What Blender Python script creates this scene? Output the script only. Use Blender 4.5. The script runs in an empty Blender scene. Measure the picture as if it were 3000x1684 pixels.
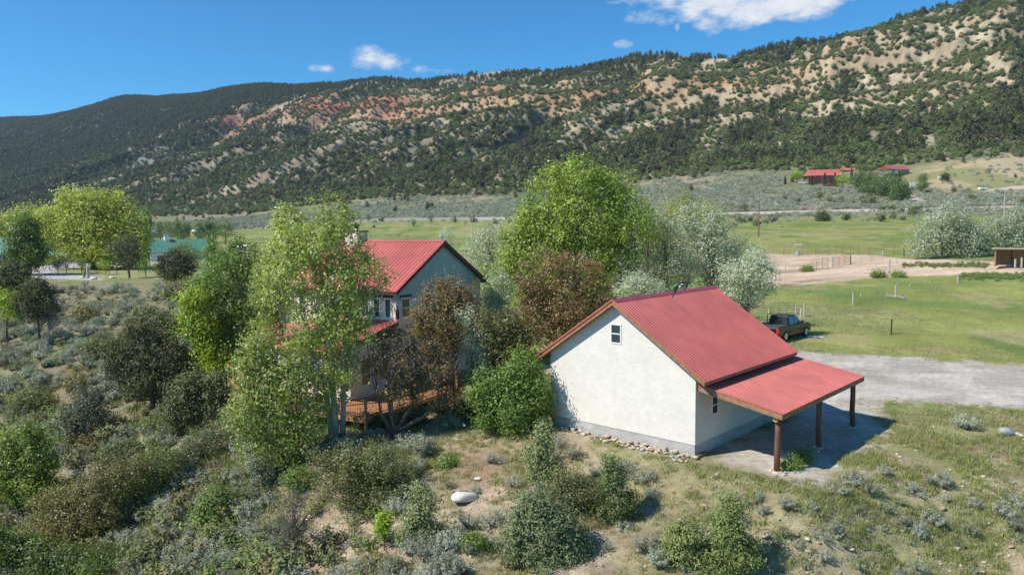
import bpy, math, random
import numpy as np
from mathutils import Vector, Matrix
random.seed(7); RNG=np.random.default_rng(7)
scene=bpy.context.scene; COL=scene.collection
rad=math.radians
# ---------------------------------------------------------------- camera
CAMZ=10.8; FPX=2168.36; ROLL=-0.010777; PITCH=0.083533
def _basis():
    F=np.array([0,math.cos(PITCH),-math.sin(PITCH)]);R=np.array([1.,0,0]);U=np.cross(R,F)
    return R*math.cos(ROLL)+U*math.sin(ROLL),-R*math.sin(ROLL)+U*math.cos(ROLL),F
CR,CU,CF=_basis(); CO=np.array([0,0,CAMZ])
cam=bpy.data.cameras.new('camera'); cam.lens=36*FPX/3000; cam.sensor_width=36; cam.clip_start=0.1; cam.clip_end=20000
co=bpy.data.objects.new('camera',cam); COL.objects.link(co)
co.matrix_world=Matrix(((CR[0],CU[0],-CF[0],0),(CR[1],CU[1],-CF[1],0),(CR[2],CU[2],-CF[2],CAMZ),(0,0,0,1)))
scene.camera=co
scene.view_settings.view_transform='Standard'; scene.view_settings.look='None'
scene.view_settings.gamma=1; scene.view_settings.use_curve_mapping=False
scene.view_settings.exposure=0.27
# ---------------------------------------------------------------- light
SUN_EL=46.0; SUN_AZ=-112.0      # azimuth clockwise from +Y
sd=Vector((math.sin(rad(SUN_AZ))*math.cos(rad(SUN_EL)),math.cos(rad(SUN_AZ))*math.cos(rad(SUN_EL)),math.sin(rad(SUN_EL))))
sl=bpy.data.lights.new('sun','SUN'); sl.energy=4.9; sl.angle=rad(0.53); sl.color=(1.0,0.955,0.88)
so=bpy.data.objects.new('sun',sl); COL.objects.link(so); so.rotation_euler=(-sd).to_track_quat('-Z','Y').to_euler()
world=bpy.data.worlds.new('World'); scene.world=world; world.use_nodes=True
nt=world.node_tree; nt.nodes.clear()
def N(nt,t,**k):
    n=nt.nodes.new(t)
    for a,b in k.items():
        if a.startswith('_'): continue
        setattr(n,a,b)
    return n
def mathn(nt,op,a,b=None,c=None,clamp=False):
    n=nt.nodes.new('ShaderNodeMath'); n.operation=op; n.use_clamp=clamp
    for i,v in enumerate((a,b,c)):
        if v is None: continue
        if isinstance(v,(int,float)): n.inputs[i].default_value=v
        else: nt.links.new(v,n.inputs[i])
    return n.outputs[0]
sky=N(nt,'ShaderNodeTexSky'); sky.sky_type='NISHITA'; sky.sun_disc=False
sky.sun_elevation=rad(SUN_EL); sky.sun_rotation=rad(SUN_AZ); sky.altitude=2000; sky.air_density=1.0; sky.dust_density=0.25; sky.ozone_density=2.2
def pxdir(px,py):
    d=CF+CR*(px-1500)/FPX-CU*(py-842)/FPX; return d/np.linalg.norm(d)
tc=N(nt,'ShaderNodeTexCoord')
nz=N(nt,'ShaderNodeTexNoise'); nz.inputs['Scale'].default_value=15; nz.inputs['Detail'].default_value=9; nz.inputs['Roughness'].default_value=.64
mpn=N(nt,'ShaderNodeMapping'); mpn.inputs['Scale'].default_value=(1,1,2.2); mpn.inputs['Location'].default_value=(3.1,0.4,1.7)
nt.links.new(tc.outputs['Generated'],mpn.inputs['Vector']); nt.links.new(mpn.outputs[0],nz.inputs['Vector'])
sep=N(nt,'ShaderNodeSeparateXYZ'); nt.links.new(tc.outputs['Generated'],sep.inputs[0])
az=mathn(nt,'ARCTAN2',sep.outputs[0],sep.outputs[1]); el=mathn(nt,'ARCSINE',sep.outputs[2])
# individual fair-weather clouds: (px,py,half width px,half height px,weight)
CL=[(2150,-10,350,62,1.1),(1930,-25,190,60,.9),(2320,5,170,50,.9),(2200,35,110,45,.8),(1960,0,110,36,.5),
    (2066,80,48,26,.85),(1984,82,10,18,.6),(1825,130,28,11,.5),
    (1085,176,66,36,1.1),(1140,188,90,30,1.0),(1225,200,40,24,.75),(1270,204,60,12,.35),(955,203,44,18,.9)]
acc=None
for (px,py,w,h,k) in CL:
    d=pxdir(px,py); a0=math.atan2(d[0],d[1]); e0=math.asin(d[2])
    da=mathn(nt,'DIVIDE',mathn(nt,'SUBTRACT',az,a0),w/FPX*.95); de=mathn(nt,'DIVIDE',mathn(nt,'SUBTRACT',el,e0),h/FPX*.95)
    r=mathn(nt,'SQRT',mathn(nt,'ADD',mathn(nt,'MULTIPLY',da,da),mathn(nt,'MULTIPLY',de,de)))
    m=mathn(nt,'MULTIPLY',mathn(nt,'SUBTRACT',1.25,r),k)
    acc=m if acc is None else mathn(nt,'MAXIMUM',acc,m)
# scattered cloud over the rest of the sky, out of frame
nz2=N(nt,'ShaderNodeTexNoise'); nz2.inputs['Scale'].default_value=3.0; nz2.inputs['Detail'].default_value=3
nt.links.new(mpn.outputs[0],nz2.inputs['Vector'])
acc=mathn(nt,'MAXIMUM',acc,0.0)
dens=mathn(nt,'ADD',mathn(nt,'MULTIPLY',acc,.95),mathn(nt,'MULTIPLY',mathn(nt,'SUBTRACT',nz.outputs[0],.5),4.4))
gate=mathn(nt,'MULTIPLY',acc,6.0,clamp=True)
cm=mathn(nt,'MULTIPLY',mathn(nt,'MULTIPLY',mathn(nt,'SUBTRACT',dens,.12),1.15,clamp=True),gate)
sm=mathn(nt,'SMOOTH_MIN',cm,1.0,.2)
bg=N(nt,'ShaderNodeBackground'); bg.inputs['Strength'].default_value=0.102
hsv=N(nt,'ShaderNodeHueSaturation'); hsv.inputs['Saturation'].default_value=1.12; hsv.inputs['Value'].default_value=1.0
nt.links.new(sky.outputs[0],hsv.inputs['Color'])
tint=N(nt,'ShaderNodeMixRGB'); tint.blend_type='MULTIPLY'; tint.inputs[0].default_value=1; tint.inputs[2].default_value=(.44,1.11,1.34,1); nt.links.new(hsv.outputs[0],tint.inputs[1])
mx=N(nt,'ShaderNodeMixRGB'); nt.links.new(cm,mx.inputs[0]); nt.links.new(tint.outputs[0],mx.inputs[1])
cr=N(nt,'ShaderNodeMixRGB'); nt.links.new(mathn(nt,'MULTIPLY',mathn(nt,'SUBTRACT',dens,.45),1.0,clamp=True),cr.inputs[0])
cr.inputs[1].default_value=(4.8,5.7,7.0,1); cr.inputs[2].default_value=(7.2,7.4,7.8,1)
nt.links.new(cr.outputs[0],mx.inputs[2])
nt.links.new(mx.outputs[0],bg.inputs['Color'])
wo=N(nt,'ShaderNodeOutputWorld'); nt.links.new(bg.outputs[0],wo.inputs[0])

# ---------------------------------------------------------------- numpy noise
class VN:
    def __init__(s,seed,n=256): s.t=np.random.default_rng(seed).random((n,n)); s.n=n
    def __call__(s,x,y):
        xi=np.floor(x).astype(int); yi=np.floor(y).astype(int); fx=x-xi; fy=y-yi
        fx=fx*fx*fx*(fx*(fx*6-15)+10); fy=fy*fy*fy*(fy*(fy*6-15)+10); n=s.n
        a=s.t[xi%n,yi%n];b=s.t[(xi+1)%n,yi%n];c=s.t[xi%n,(yi+1)%n];d=s.t[(xi+1)%n,(yi+1)%n]
        return (a*(1-fx)+b*fx)*(1-fy)+(c*(1-fx)+d*fx)*fy
_vn=[VN(i) for i in range(12)]
def fbm(x,y,seed=0,oct=4,gain=.5):
    v=0;a=1;t=0
    for o in range(oct):
        v=v+a*_vn[(seed+o)%12](x*2**o+17.3*o,y*2**o+9.1*o); t+=a; a*=gain
    return v/t
def ridged(x,y,seed=0): return 1-np.abs(2*_vn[seed%12](x,y)-1)
def S(a,b,x):
    t=np.clip((x-a)/(b-a),0,1); return t*t*(3-2*t)
# ---------------------------------------------------------------- terrain from surveyed points
def pray(px,py):
    d=CF+CR*(px-1500)/FPX-CU*(py-842)/FPX; return d/d[1]
CP=[]
def cp(px,py,Y): CP.append(CO+pray(px,py)*Y)
def cz(X,Y,z): CP.append(np.array([X,Y,z],float))
for t in [(3000,1684,26),(2400,1684,26.5),(1900,1684,26.5),(1500,1684,27),(1100,1684,28.5),(750,1684,31),(375,1684,34.5),(0,1684,38),
 (3000,1400,32),(2600,1450,30),(2200,1450,30.2),(1900,1400,32),(1900,1550,29),(1500,1300,37),(1500,1450,32.5),(1300,1350,36),(1300,1500,32),
 (1100,1400,36),(1100,1550,32),(985,1290,39),(1150,1270,41.5),(900,1500,34.5),(750,1400,39),(750,1550,34.5),(600,1300,44),(600,1500,38),
 (375,1400,45),(375,1550,39),(375,1250,52),(0,1400,48),(0,1250,57),(0,1100,68),(0,950,85),(0,850,105),(200,1100,65),(200,1000,75),(200,900,95),
 (200,820,125),(375,1100,62),(375,950,80),(375,820,120),(500,830,112),(600,1100,58),(600,950,75),
 (2500,790,122),(3000,790,105),(3000,900,80),(3000,1000,64),(3000,1150,46),(2500,700,185),(2500,640,270),(3000,640,260),(2500,617,330),(3000,600,330),
 (3000,520,430),(2500,543,440),(2500,500,520),(2700,565,400),(2200,560,440),(1385,712,267),(1450,638,400),(1100,650,400),(1200,720,240),(1500,800,150),(700,760,190),
 (700,660,450),(0,740,250),(375,767,190),(0,690,500),(375,648,700),(1900,700,200),(1900,640,330),(1900,600,420)]: cp(*t)
for t in [(8.4,33.4,0),(1,40,0),(8,47,0),(15,41,0),(18,38,0),(11.5,31,0),(20,40,0),(14.5,31,-.05),(25,38,0),(20,50,0),(5,55,.1),(0,45,-.1),
 (-8,48,-.35),(-12,52,-.5),(-3,52,-.1),(0,58,.1),(-15,60,0),(-10,70,.6),(20,62,.3),(45,66,.5),(15,80,.8),(45,90,1.3),(0,90,1.0),
 (0,0,-9.5),(12,5,-9),(-15,5,-11),(0,15,-6),(15,15,-6),(-15,20,-8),(-30,20,-10),(30,10,-7),(0,-25,-13),(-40,-25,-14),(40,-25,-12),(60,5,-6),(-60,10,-12),(60,40,.2),(-60,40,-8),
 (30,20,-3.4),(45,26,-1.5)]: cz(*t)
# range: px, base(Y,y), crest(Y,y)
HC=[(0,850,640,2150,350),(375,800,628,1850,282),(750,720,618,1620,248),(1100,640,585,1420,226),(1500,600,572,1250,203),(1900,560,530,1080,152),(2300,520,505,930,130),(2700,500,475,820,36),(3000,480,455,760,-24)]
for (px,bY,by,cY,cy) in HC:
    A=CO+pray(px,by)*bY; B=CO+pray(px,cy)*cY
    CP.append(A); CP.append(B)
    for t,u in ((.3,.24),(.62,.55),(.85,.84)): CP.append(A+(B-A)*np.array([t,t,u]))
    B2=CO+(B-CO)*np.array([1.12,1.12,1.0]); B2[2]=B[2]-4; CP.append(B2)
    B3=CO+(B-CO)*np.array([1.5,1.5,1.0]); B3[2]=B[2]-70; CP.append(B3)
ext=[]
for P in CP:
    r=P[0]/(P[1]+40) if P[1]>25 else 0
    if r>.5 or r<-.5:
        for k in (1.4,1.9): ext.append(np.array([P[0]*k,P[1],P[2]]))
CP=np.array(CP+ext)
def _uv(X,Y): return X/(Y+40.),np.log(Y+40.)
_cu,_cv=_uv(CP[:,0],CP[:,1]); _C2=.03**2
_K=np.sqrt((_cu[:,None]-_cu)**2+(_cv[:,None]-_cv)**2+_C2)
_n=len(CP); _A=np.zeros((_n+3,_n+3)); _A[:_n,:_n]=_K-np.eye(_n)*.006; _P=np.c_[np.ones(_n),_cu,_cv]; _A[:_n,_n:]=_P; _A[_n:,:_n]=_P.T
_w=np.linalg.solve(_A,np.r_[CP[:,2]/(CP[:,1]+40),0,0,0])
def _smoothZ(X,Y):
    u,v=_uv(X,Y); out=_w[_n]+_w[_n+1]*u+_w[_n+2]*v
    for i in range(_n): out=out+_w[i]*np.sqrt((u-_cu[i])**2+(v-_cv[i])**2+_C2)
    return out*(Y+40)
YAW=-0.7492448
SO=np.array([1.263,39.481]); SX=np.array([math.cos(YAW),math.sin(YAW)]); SY=np.array([-math.sin(YAW),math.cos(YAW)])
def shed2w(x,y): return SO+SX*x+SY*y
def hill_sn(X,Y):
    s=X*.823-Y*.568; n=X*.568+Y*.823
    nb=np.maximum(583+.23*s,330); return s,n,(n-nb)/(924-nb)
def Z(X,Y):
    X=np.asarray(X,float);Y=np.asarray(Y,float)
    z=_smoothZ(X,Y)
    # flat pad of the shed
    lx=(X-SO[0])*SX[0]+(Y-SO[1])*SX[1]; ly=(X-SO[0])*SY[0]+(Y-SO[1])*SY[1]
    dx=np.maximum(np.maximum(-1-lx,lx-14.2),0); dy=np.maximum(np.maximum(-.2-ly,ly-12),0)
    k=1-S(0,4.0,np.hypot(dx,dy)); z=z*(1-k)
    # small relief
    rough=S(-.1,-2.5,z)*S(150,110,Y); 
    z=z+(fbm(X/3.1,Y/3.1,1,4)-.5)*(.10+1.0*rough)*(1-k)*S(600,200,Y)
    z=z+(fbm(X/14,Y/14,3,3)-.5)*(.15+2.2*rough)*(1-k)*S(900,300,Y)
    s,n,h=hill_sn(X,Y)
    m=S(.04,.40,h)*S(1.06,.86,h)
    if np.any(m>0):
        w=fbm(s/140,n/140,5,2)*1.3
        g1=ridged(s/80+w,n/430+.3*w,2); g2=ridged(s/34+w*1.4,n/190+w,4); g3=ridged(s/14+w*2,n/60,6)
        m=m*(1-.6*S(-1000,-1400,s))
        z=z+m*(30*(g1-.62)+13*(g2-.5)+4.5*(g3-.5)+5*(fbm(s/8,n/8,7,4)-.5))
        z=z+S(.5,.6,h)*S(1.04,.9,h)*15*(S(.68,.76,h)-S(.56,.96,h))*S(-1700,-1300,s)
        z=z+S(.35,.5,h)*S(1.02,.9,h)*4.5*np.sin((z+6*w)/4.6)*.5*S(-1500,-1100,s)
    z=z+S(.9,1.0,h)*14*(fbm(s/190,n/400,9,3)-.5)
    return z
def zat(x,y): return float(Z(np.array([x]),np.array([y]))[0])
_YS=np.exp(np.linspace(math.log(20),math.log(1900),1500))
def at(px,py,ymin=20,ymax=1900):
    """where the line of sight through a surveyed point meets the ground"""
    d=pray(px,py); Ys=_YS[(_YS>=ymin)&(_YS<=ymax)]; P=CO+d*Ys[:,None]; dz=P[:,2]-Z(P[:,0],P[:,1])
    i=np.argmax(dz<0)
    if dz[i]>=0: i=len(Ys)-1
    if i>0:
        t=dz[i-1]/(dz[i-1]-dz[i]+1e-12); Y=Ys[i-1]+(Ys[i]-Ys[i-1])*min(max(t,0),1)
    else: Y=Ys[0]
    p=CO+d*Y; return float(p[0]),float(p[1]),zat(p[0],p[1])
def sight(px,py,Y): return CO+pray(px,py)*Y
def toPx(X,Y,Zz):
    dx=X;dy=Y;dz=Zz-CAMZ; z=dx*CF[0]+dy*CF[1]+dz*CF[2]; z=np.where(np.abs(z)<1e-3,1e-3,z)
    return np.where(z>0,1500+FPX*(dx*CR[0]+dy*CR[1]+dz*CR[2])/z,-9e4),np.where(z>0,842-FPX*(dx*CU[0]+dy*CU[1]+dz*CU[2])/z,9e4)
def inpoly(x,y,poly):
    c=np.zeros(np.shape(x),bool); n=len(poly); j=n-1
    for i in range(n):
        xi,yi=poly[i];xj,yj=poly[j]
        c^=((yi>y)!=(yj>y))&(x<(xj-xi)*(y-yi)/(yj-yi+1e-12)+xi); j=i
    return c
def pdist(x,y,poly):
    """signed distance to a world polygon, positive inside"""
    d=np.full(np.shape(x),1e9); n=len(poly)
    for i in range(n):
        ax,ay=poly[i];bx,by=poly[(i+1)%n]; L=(bx-ax)**2+(by-ay)**2+1e-9
        t=np.clip(((x-ax)*(bx-ax)+(y-ay)*(by-ay))/L,0,1); d=np.minimum(d,np.hypot(x-ax-t*(bx-ax),y-ay-t*(by-ay)))
    return np.where(inpoly(x,y,poly),d,-d)
# ---------------------------------------------------------------- materials
def newmat(name):
    m=bpy.data.materials.new(name); m.use_nodes=True; t=m.node_tree; b=t.nodes['Principled BSDF']; return m,t,b
def pmat(name,col,rough=.7,metal=0,var=.12,nscale=8,bump=0.,bscale=40,spec=.5,stretch=None,var2=0,n2=1.2):
    """plain surface with tonal wear (noise) and optional bump"""
    m,t,b=newmat(name); b.inputs['Roughness'].default_value=rough; b.inputs['Metallic'].default_value=metal
    b.inputs['Specular IOR Level'].default_value=spec
    tc=t.nodes.new('ShaderNodeTexCoord'); src=tc.outputs['Object']
    if stretch:
        mp=t.nodes.new('ShaderNodeMapping'); mp.inputs['Scale'].default_value=stretch; t.links.new(src,mp.inputs[0]); src=mp.outputs[0]
    nz=t.nodes.new('ShaderNodeTexNoise'); nz.inputs['Scale'].default_value=nscale; nz.inputs['Detail'].default_value=6; nz.inputs['Roughness'].default_value=.6
    t.links.new(src,nz.inputs['Vector'])
    mx=t.nodes.new('ShaderNodeMixRGB'); mx.inputs[1].default_value=(*[c*(1-var) for c in col],1); mx.inputs[2].default_value=(*[min(1,c*(1+var)) for c in col],1)
    cr=t.nodes.new('ShaderNodeMapRange'); cr.inputs[1].default_value=.3; cr.inputs[2].default_value=.7; t.links.new(nz.outputs[0],cr.inputs[0]); t.links.new(cr.outputs[0],mx.inputs[0])
    out=mx.outputs[0]
    if var2:
        n3=t.nodes.new('ShaderNodeTexNoise'); n3.inputs['Scale'].default_value=n2; n3.inputs['Detail'].default_value=4; t.links.new(tc.outputs['Object'],n3.inputs['Vector'])
        c3=t.nodes.new('ShaderNodeMapRange'); c3.inputs[1].default_value=.35; c3.inputs[2].default_value=.7; c3.inputs[3].default_value=1-var2; c3.inputs[4].default_value=1+var2*.5; t.links.new(n3.outputs[0],c3.inputs[0])
        vm=t.nodes.new('ShaderNodeVectorMath'); vm.operation='SCALE'; t.links.new(out,vm.inputs[0]); t.links.new(c3.outputs[0],vm.inputs['Scale']); out=vm.outputs[0]
    t.links.new(out,b.inputs['Base Color'])
    if bump:
        nb=t.nodes.new('ShaderNodeTexNoise'); nb.inputs['Scale'].default_value=bscale; nb.inputs['Detail'].default_value=5; t.links.new(src,nb.inputs['Vector'])
        bp=t.nodes.new('ShaderNodeBump'); bp.inputs['Strength'].default_value=bump; bp.inputs['Distance'].default_value=.05; t.links.new(nb.outputs[0],bp.inputs['Height']); t.links.new(bp.outputs[0],b.inputs['Normal'])
    return m
def attrmat(name,rough=.85,trans=0.0,rnd=.18,spec=.2,attr='Col',vein=None):
    """colour comes from the mesh (per leaf / per blade), varied a little from plant to plant"""
    m,t,b=newmat(name); b.inputs['Roughness'].default_value=rough; b.inputs['Specular IOR Level'].default_value=spec
    a=t.nodes.new('ShaderNodeAttribute'); a.attribute_name=attr
    oi=t.nodes.new('ShaderNodeObjectInfo'); mr=t.nodes.new('ShaderNodeMapRange'); mr.inputs[3].default_value=1-rnd; mr.inputs[4].default_value=1+rnd
    t.links.new(oi.outputs['Random'],mr.inputs[0])
    hs=t.nodes.new('ShaderNodeHueSaturation'); t.links.new(a.outputs['Color'],hs.inputs['Color']); t.links.new(mr.outputs[0],hs.inputs['Value'])
    m2=t.nodes.new('ShaderNodeMapRange'); m2.inputs[3].default_value=.5-rnd*.07; m2.inputs[4].default_value=.5+rnd*.07
    r2=t.nodes.new('ShaderNodeMath'); r2.operation='FRACT'; r3=t.nodes.new('ShaderNodeMath'); r3.operation='MULTIPLY'; r3.inputs[1].default_value=17.3
    t.links.new(oi.outputs['Random'],r3.inputs[0]); t.links.new(r3.outputs[0],r2.inputs[0]); t.links.new(r2.outputs[0],m2.inputs[0]); t.links.new(m2.outputs[0],hs.inputs['Hue'])
    t.links.new(hs.outputs[0],b.inputs['Base Color'])
    if trans>0:
        tr=t.nodes.new('ShaderNodeBsdfTranslucent'); vm=t.nodes.new('ShaderNodeMixRGB'); vm.blend_type='MULTIPLY'; vm.inputs[0].default_value=1; vm.inputs[2].default_value=(1.25,1.3,.6,1)
        t.links.new(hs.outputs[0],vm.inputs[1]); t.links.new(vm.outputs[0],tr.inputs[0])
        ms=t.nodes.new('ShaderNodeMixShader'); ms.inputs[0].default_value=trans; t.links.new(b.outputs[0],ms.inputs[1]); t.links.new(tr.outputs[0],ms.inputs[2])
        t.links.new(ms.outputs[0],t.nodes['Material Output'].inputs[0])
    return m
# ---------------------------------------------------------------- mesh helpers
def npmesh(name,V,F,mats,cols=None,mi=None,smooth=False,vcols=None):
    """V (n,3); F: list of arrays (k,3|4); cols (nfaces,3) per face"""
    if isinstance(F,np.ndarray): F=[F]
    F=[np.asarray(f,dtype=np.int64) for f in F if len(f)]
    me=bpy.data.meshes.new(name); V=np.asarray(V,dtype=np.float32)
    me.vertices.add(len(V)); me.vertices.foreach_set('co',V.ravel())
    loops=np.concatenate([f.ravel() for f in F]); tot=np.concatenate([np.full(len(f),f.shape[1]) for f in F]); st=np.r_[0,np.cumsum(tot)[:-1]]
    me.loops.add(len(loops)); me.loops.foreach_set('vertex_index',loops.astype(np.int32))
    me.polygons.add(len(tot)); me.polygons.foreach_set('loop_start',st.astype(np.int32)); me.polygons.foreach_set('loop_total',tot.astype(np.int32))
    if mi is not None: me.polygons.foreach_set('material_index',np.asarray(mi,dtype=np.int32))
    me.polygons.foreach_set('use_smooth',np.full(len(tot),bool(smooth)))
    me.update(calc_edges=True)
    for m in (mats if isinstance(mats,(list,tuple)) else [mats]): me.materials.append(m)
    if cols is not None:
        a=me.attributes.new('Col','FLOAT_COLOR','FACE'); c=np.ones((len(tot),4),np.float32); c[:,:3]=cols; a.data.foreach_set('color',c.ravel())
    if vcols is not None:
        a=me.attributes.new('Col','FLOAT_COLOR','POINT'); c=np.ones((len(V),4),np.float32); c[:,:3]=vcols; a.data.foreach_set('color',c.ravel())
    me.validate()
    return me
def link(name,me,parent=None,loc=None,rz=None):
    o=bpy.data.objects.new(name,me); COL.objects.link(o)
    if parent: o.parent=parent
    if loc is not None: o.location=loc
    if rz is not None: o.rotation_euler=(0,0,rz)
    return o
def tag(o,label=None,cat=None,group=None,kind=None):
    if label: o['label']=label
    if cat: o['category']=cat
    if group: o['group']=group
    if kind: o['kind']=kind
    return o
def thing(name,label,cat,loc=(0,0,0),rz=0,group=None):
    o=bpy.data.objects.new(name,None); COL.objects.link(o); o.location=loc; o.rotation_euler=(0,0,rz); o.empty_display_size=.3
    return tag(o,label,cat,group)
class MB:
    def __init__(s): s.v=[];s.q=[];s.t=[];s.n=0;s.qm=[];s.tm=[]; s.other=[]
    def add(s,V,Q=None,T=None):
        V=np.asarray(V,float); s.v.append(V)
        if Q is not None and len(Q): s.q.append(np.asarray(Q)+s.n)
        if T is not None and len(T): s.t.append(np.asarray(T)+s.n)
        s.n+=len(V); return s
    def box(s,x0,x1,y0,y1,z0,z1,M=None):
        V=np.array([(x,y,z) for z in(z0,z1) for y in(y0,y1) for x in(x0,x1)],float)
        if M is not None: V=np.array([list(M@Vector(v)) for v in V])
        return s.add(V,[(0,2,3,1),(4,5,7,6),(0,1,5,4),(2,6,7,3),(0,4,6,2),(1,3,7,5)])
    def beam(s,a,b,w,h,up=(0,0,1)):
        a=np.array(a,float);b=np.array(b,float);d=b-a;d/=np.linalg.norm(d);u=np.array(up,float);r=np.cross(d,u);r/=np.linalg.norm(r)+1e-9;u=np.cross(r,d)
        V=[];
        for p in(a,b):
            for sx,sz in((-1,-1),(1,-1),(1,1),(-1,1)): V.append(p+r*w/2*sx+u*h/2*sz)
        return s.add(V,[(0,1,2,3),(7,6,5,4),(0,4,5,1),(1,5,6,2),(2,6,7,3),(3,7,4,0)])
    def tube(s,P,rad,k=6,cap=True):
        P=np.asarray(P,float);n=len(P);rad=np.broadcast_to(rad,(n,)); V=[]
        d=np.gradient(P,axis=0); d/=np.linalg.norm(d,axis=1)[:,None]+1e-9
        ref=np.array([1.,0,0]) if abs(d[0][0])<.8 else np.array([0,1.,0])
        ang=np.arange(k)*2*math.pi/k
        for i in range(n):
            a=np.cross(d[i],ref);a/=np.linalg.norm(a)+1e-9;b=np.cross(d[i],a)
            V.append(P[i]+rad[i]*(np.cos(ang)[:,None]*a+np.sin(ang)[:,None]*b))
        V=np.concatenate(V); Q=[]
        for i in range(n-1):
            for j in range(k): Q.append((i*k+j,i*k+(j+1)%k,(i+1)*k+(j+1)%k,(i+1)*k+j))
        T=[]
        if cap:
            V=np.r_[V,[P[0]],[P[-1]]];c0=n*k;c1=n*k+1
            for j in range(k): T.append((c0,(j+1)%k,j)); T.append((c1,(n-1)*k+j,(n-1)*k+(j+1)%k))
        return s.add(V,Q,T)
    def poly(s,P,thick=None,dirn=None):
        """convex polygon prism: P list of 3d pts, extruded by vector dirn"""
        P=np.asarray(P,float);n=len(P);D=np.asarray(dirn,float); V=np.r_[P,P+D]; Q=[(i,(i+1)%n,(i+1)%n+n,i+n) for i in range(n)]
        T=[(0,i+1,i) for i in range(1,n-1)]+[(n,n+i,n+i+1) for i in range(1,n-1)]
        return s.add(V,Q,T)
    def mesh(s,name,mat,smooth=False):
        V=np.concatenate(s.v); F=[]
        if s.q: F.append(np.concatenate(s.q))
        if s.t: F.append(np.concatenate(s.t))
        return npmesh(name,V,F,mat,smooth=smooth)
    def obj(s,name,mat,parent=None,smooth=False,loc=None): return link(name,s.mesh(name,mat,smooth),parent,loc)
def scatter(name,P,rz,sc,idx,templates,label,cat,tilt=None):
    """one uncountable mass: template meshes instanced on surveyed points"""
    me=bpy.data.meshes.new(name); me.vertices.add(len(P)); me.vertices.foreach_set('co',np.asarray(P,np.float32).ravel())
    a=me.attributes.new('rotv','FLOAT_VECTOR','POINT'); r=np.zeros((len(P),3),np.float32); r[:,2]=rz
    if tilt is not None: r[:,:2]=tilt
    a.data.foreach_set('vector',r.ravel())
    a=me.attributes.new('sclv','FLOAT_VECTOR','POINT'); sc=np.asarray(sc,np.float32); sc=np.repeat(sc[:,None],3,1) if sc.ndim==1 else sc; a.data.foreach_set('vector',sc.ravel())
    a=me.attributes.new('ix','INT','POINT'); a.data.foreach_set('value',np.asarray(idx,np.int32))
    o=bpy.data.objects.new(name,me); COL.objects.link(o)
    g=bpy.data.node_groups.new(name,'GeometryNodeTree'); g.interface.new_socket('Geometry',in_out='INPUT',socket_type='NodeSocketGeometry'); g.interface.new_socket('Geometry',in_out='OUTPUT',socket_type='NodeSocketGeometry')
    gi=g.nodes.new('NodeGroupInput'); go=g.nodes.new('NodeGroupOutput'); ip=g.nodes.new('GeometryNodeInstanceOnPoints'); j=g.nodes.new('GeometryNodeJoinGeometry')
    for t in templates:
        oi=g.nodes.new('GeometryNodeObjectInfo'); oi.inputs['Object'].default_value=t; oi.inputs['As Instance'].default_value=True; oi.transform_space='ORIGINAL'
        g.links.new(oi.outputs['Geometry'],j.inputs[0])
    def na(nm,ty):
        n=g.nodes.new('GeometryNodeInputNamedAttribute'); n.data_type=ty; n.inputs['Name'].default_value=nm; return n.outputs[0]
    er=g.nodes.new('FunctionNodeEulerToRotation'); g.links.new(na('rotv','FLOAT_VECTOR'),er.inputs[0])
    g.links.new(gi.outputs[0],ip.inputs['Points']); g.links.new(j.outputs[0],ip.inputs['Instance']); ip.inputs['Pick Instance'].default_value=True
    g.links.new(na('ix','INT'),ip.inputs['Instance Index']); g.links.new(er.outputs[0],ip.inputs['Rotation']); g.links.new(na('sclv','FLOAT_VECTOR'),ip.inputs['Scale'])
    g.links.new(ip.outputs[0],go.inputs[0]); md=o.modifiers.new('scatter','NODES'); md.node_group=g
    tag(o,label,cat,kind='stuff'); return o
# ================================================================ GROUND
def wpoly(pts): return [at(*p)[:2] for p in pts]
DRIVE=[at(3000,1066)[:2],(at(3000,1066)[0]+40,at(3000,1066)[1]-4),(at(3000,1066)[0]+40,30),at(3000,1203)[:2],at(2750,1186)[:2],at(2590,1178)[:2],(19.6,38.6),(15.2,34.2),(11.6,30.6),(9.4,32.4),(9.2,34),(15.5,41),(9.5,46.5),(4,50),(2,56),(10,60),at(2330,1024)[:2],at(2450,1034)[:2],at(2700,1050)[:2]]
YARD=[(9,33.2),(11.3,30.2),(12.6,30.2),(20,38.2),(20.5,41.5),(15,42.5)]
CORRAL=wpoly([(2120,750),(2240,745),(2420,746),(2560,747),(2640,757),(2900,765),(3060,775),(3060,812),(2900,800),(2780,806),(2560,813),(2400,829),(2250,842),(2150,835)])
CORRAL_G=wpoly([(2655,775),(2760,772),(2890,776),(2880,784),(2760,782),(2660,780)])
ROAD=[at(p,q,200,600)[:2] for p,q in [(2060,624),(2300,619),(2500,613),(2740,609),(3100,603),(3100,608),(2740,616),(2500,622),(2300,629),(2060,632)]]
ROADL=[at(p,q,200,700)[:2] for p,q in [(1030,644),(1120,640),(1395,637),(1570,636),(2060,625),(2060,632),(1570,644),(1400,643),(1120,648),(1030,652)]]
HDRIVE=[at(p,q,300,560)[:2] for p,q in [(2650,572),(2668,570),(2722,592),(2690,596),(2655,580)]]
HDRIVE2=[at(p,q,300,560)[:2] for p,q in [(2870,557),(2905,554),(2965,546),(3080,540),(3080,548),(2965,556),(2900,560)]]
LAWN=wpoly([(60,800),(200,775),(420,770),(640,762),(760,770),(700,812),(520,820),(300,812),(200,806),(100,812)])
LDRIVE=wpoly([(60,812),(75,785),(180,774),(300,765),(430,760),(600,768),(600,774),(430,772),(300,773),(200,784),(150,796),(240,808),(300,815),(300,821),(180,818)])
NU,NV=560,860
u=np.linspace(-1.08,1.08,NU); v=np.linspace(math.log(14.),math.log(3300.),NV)
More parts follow.
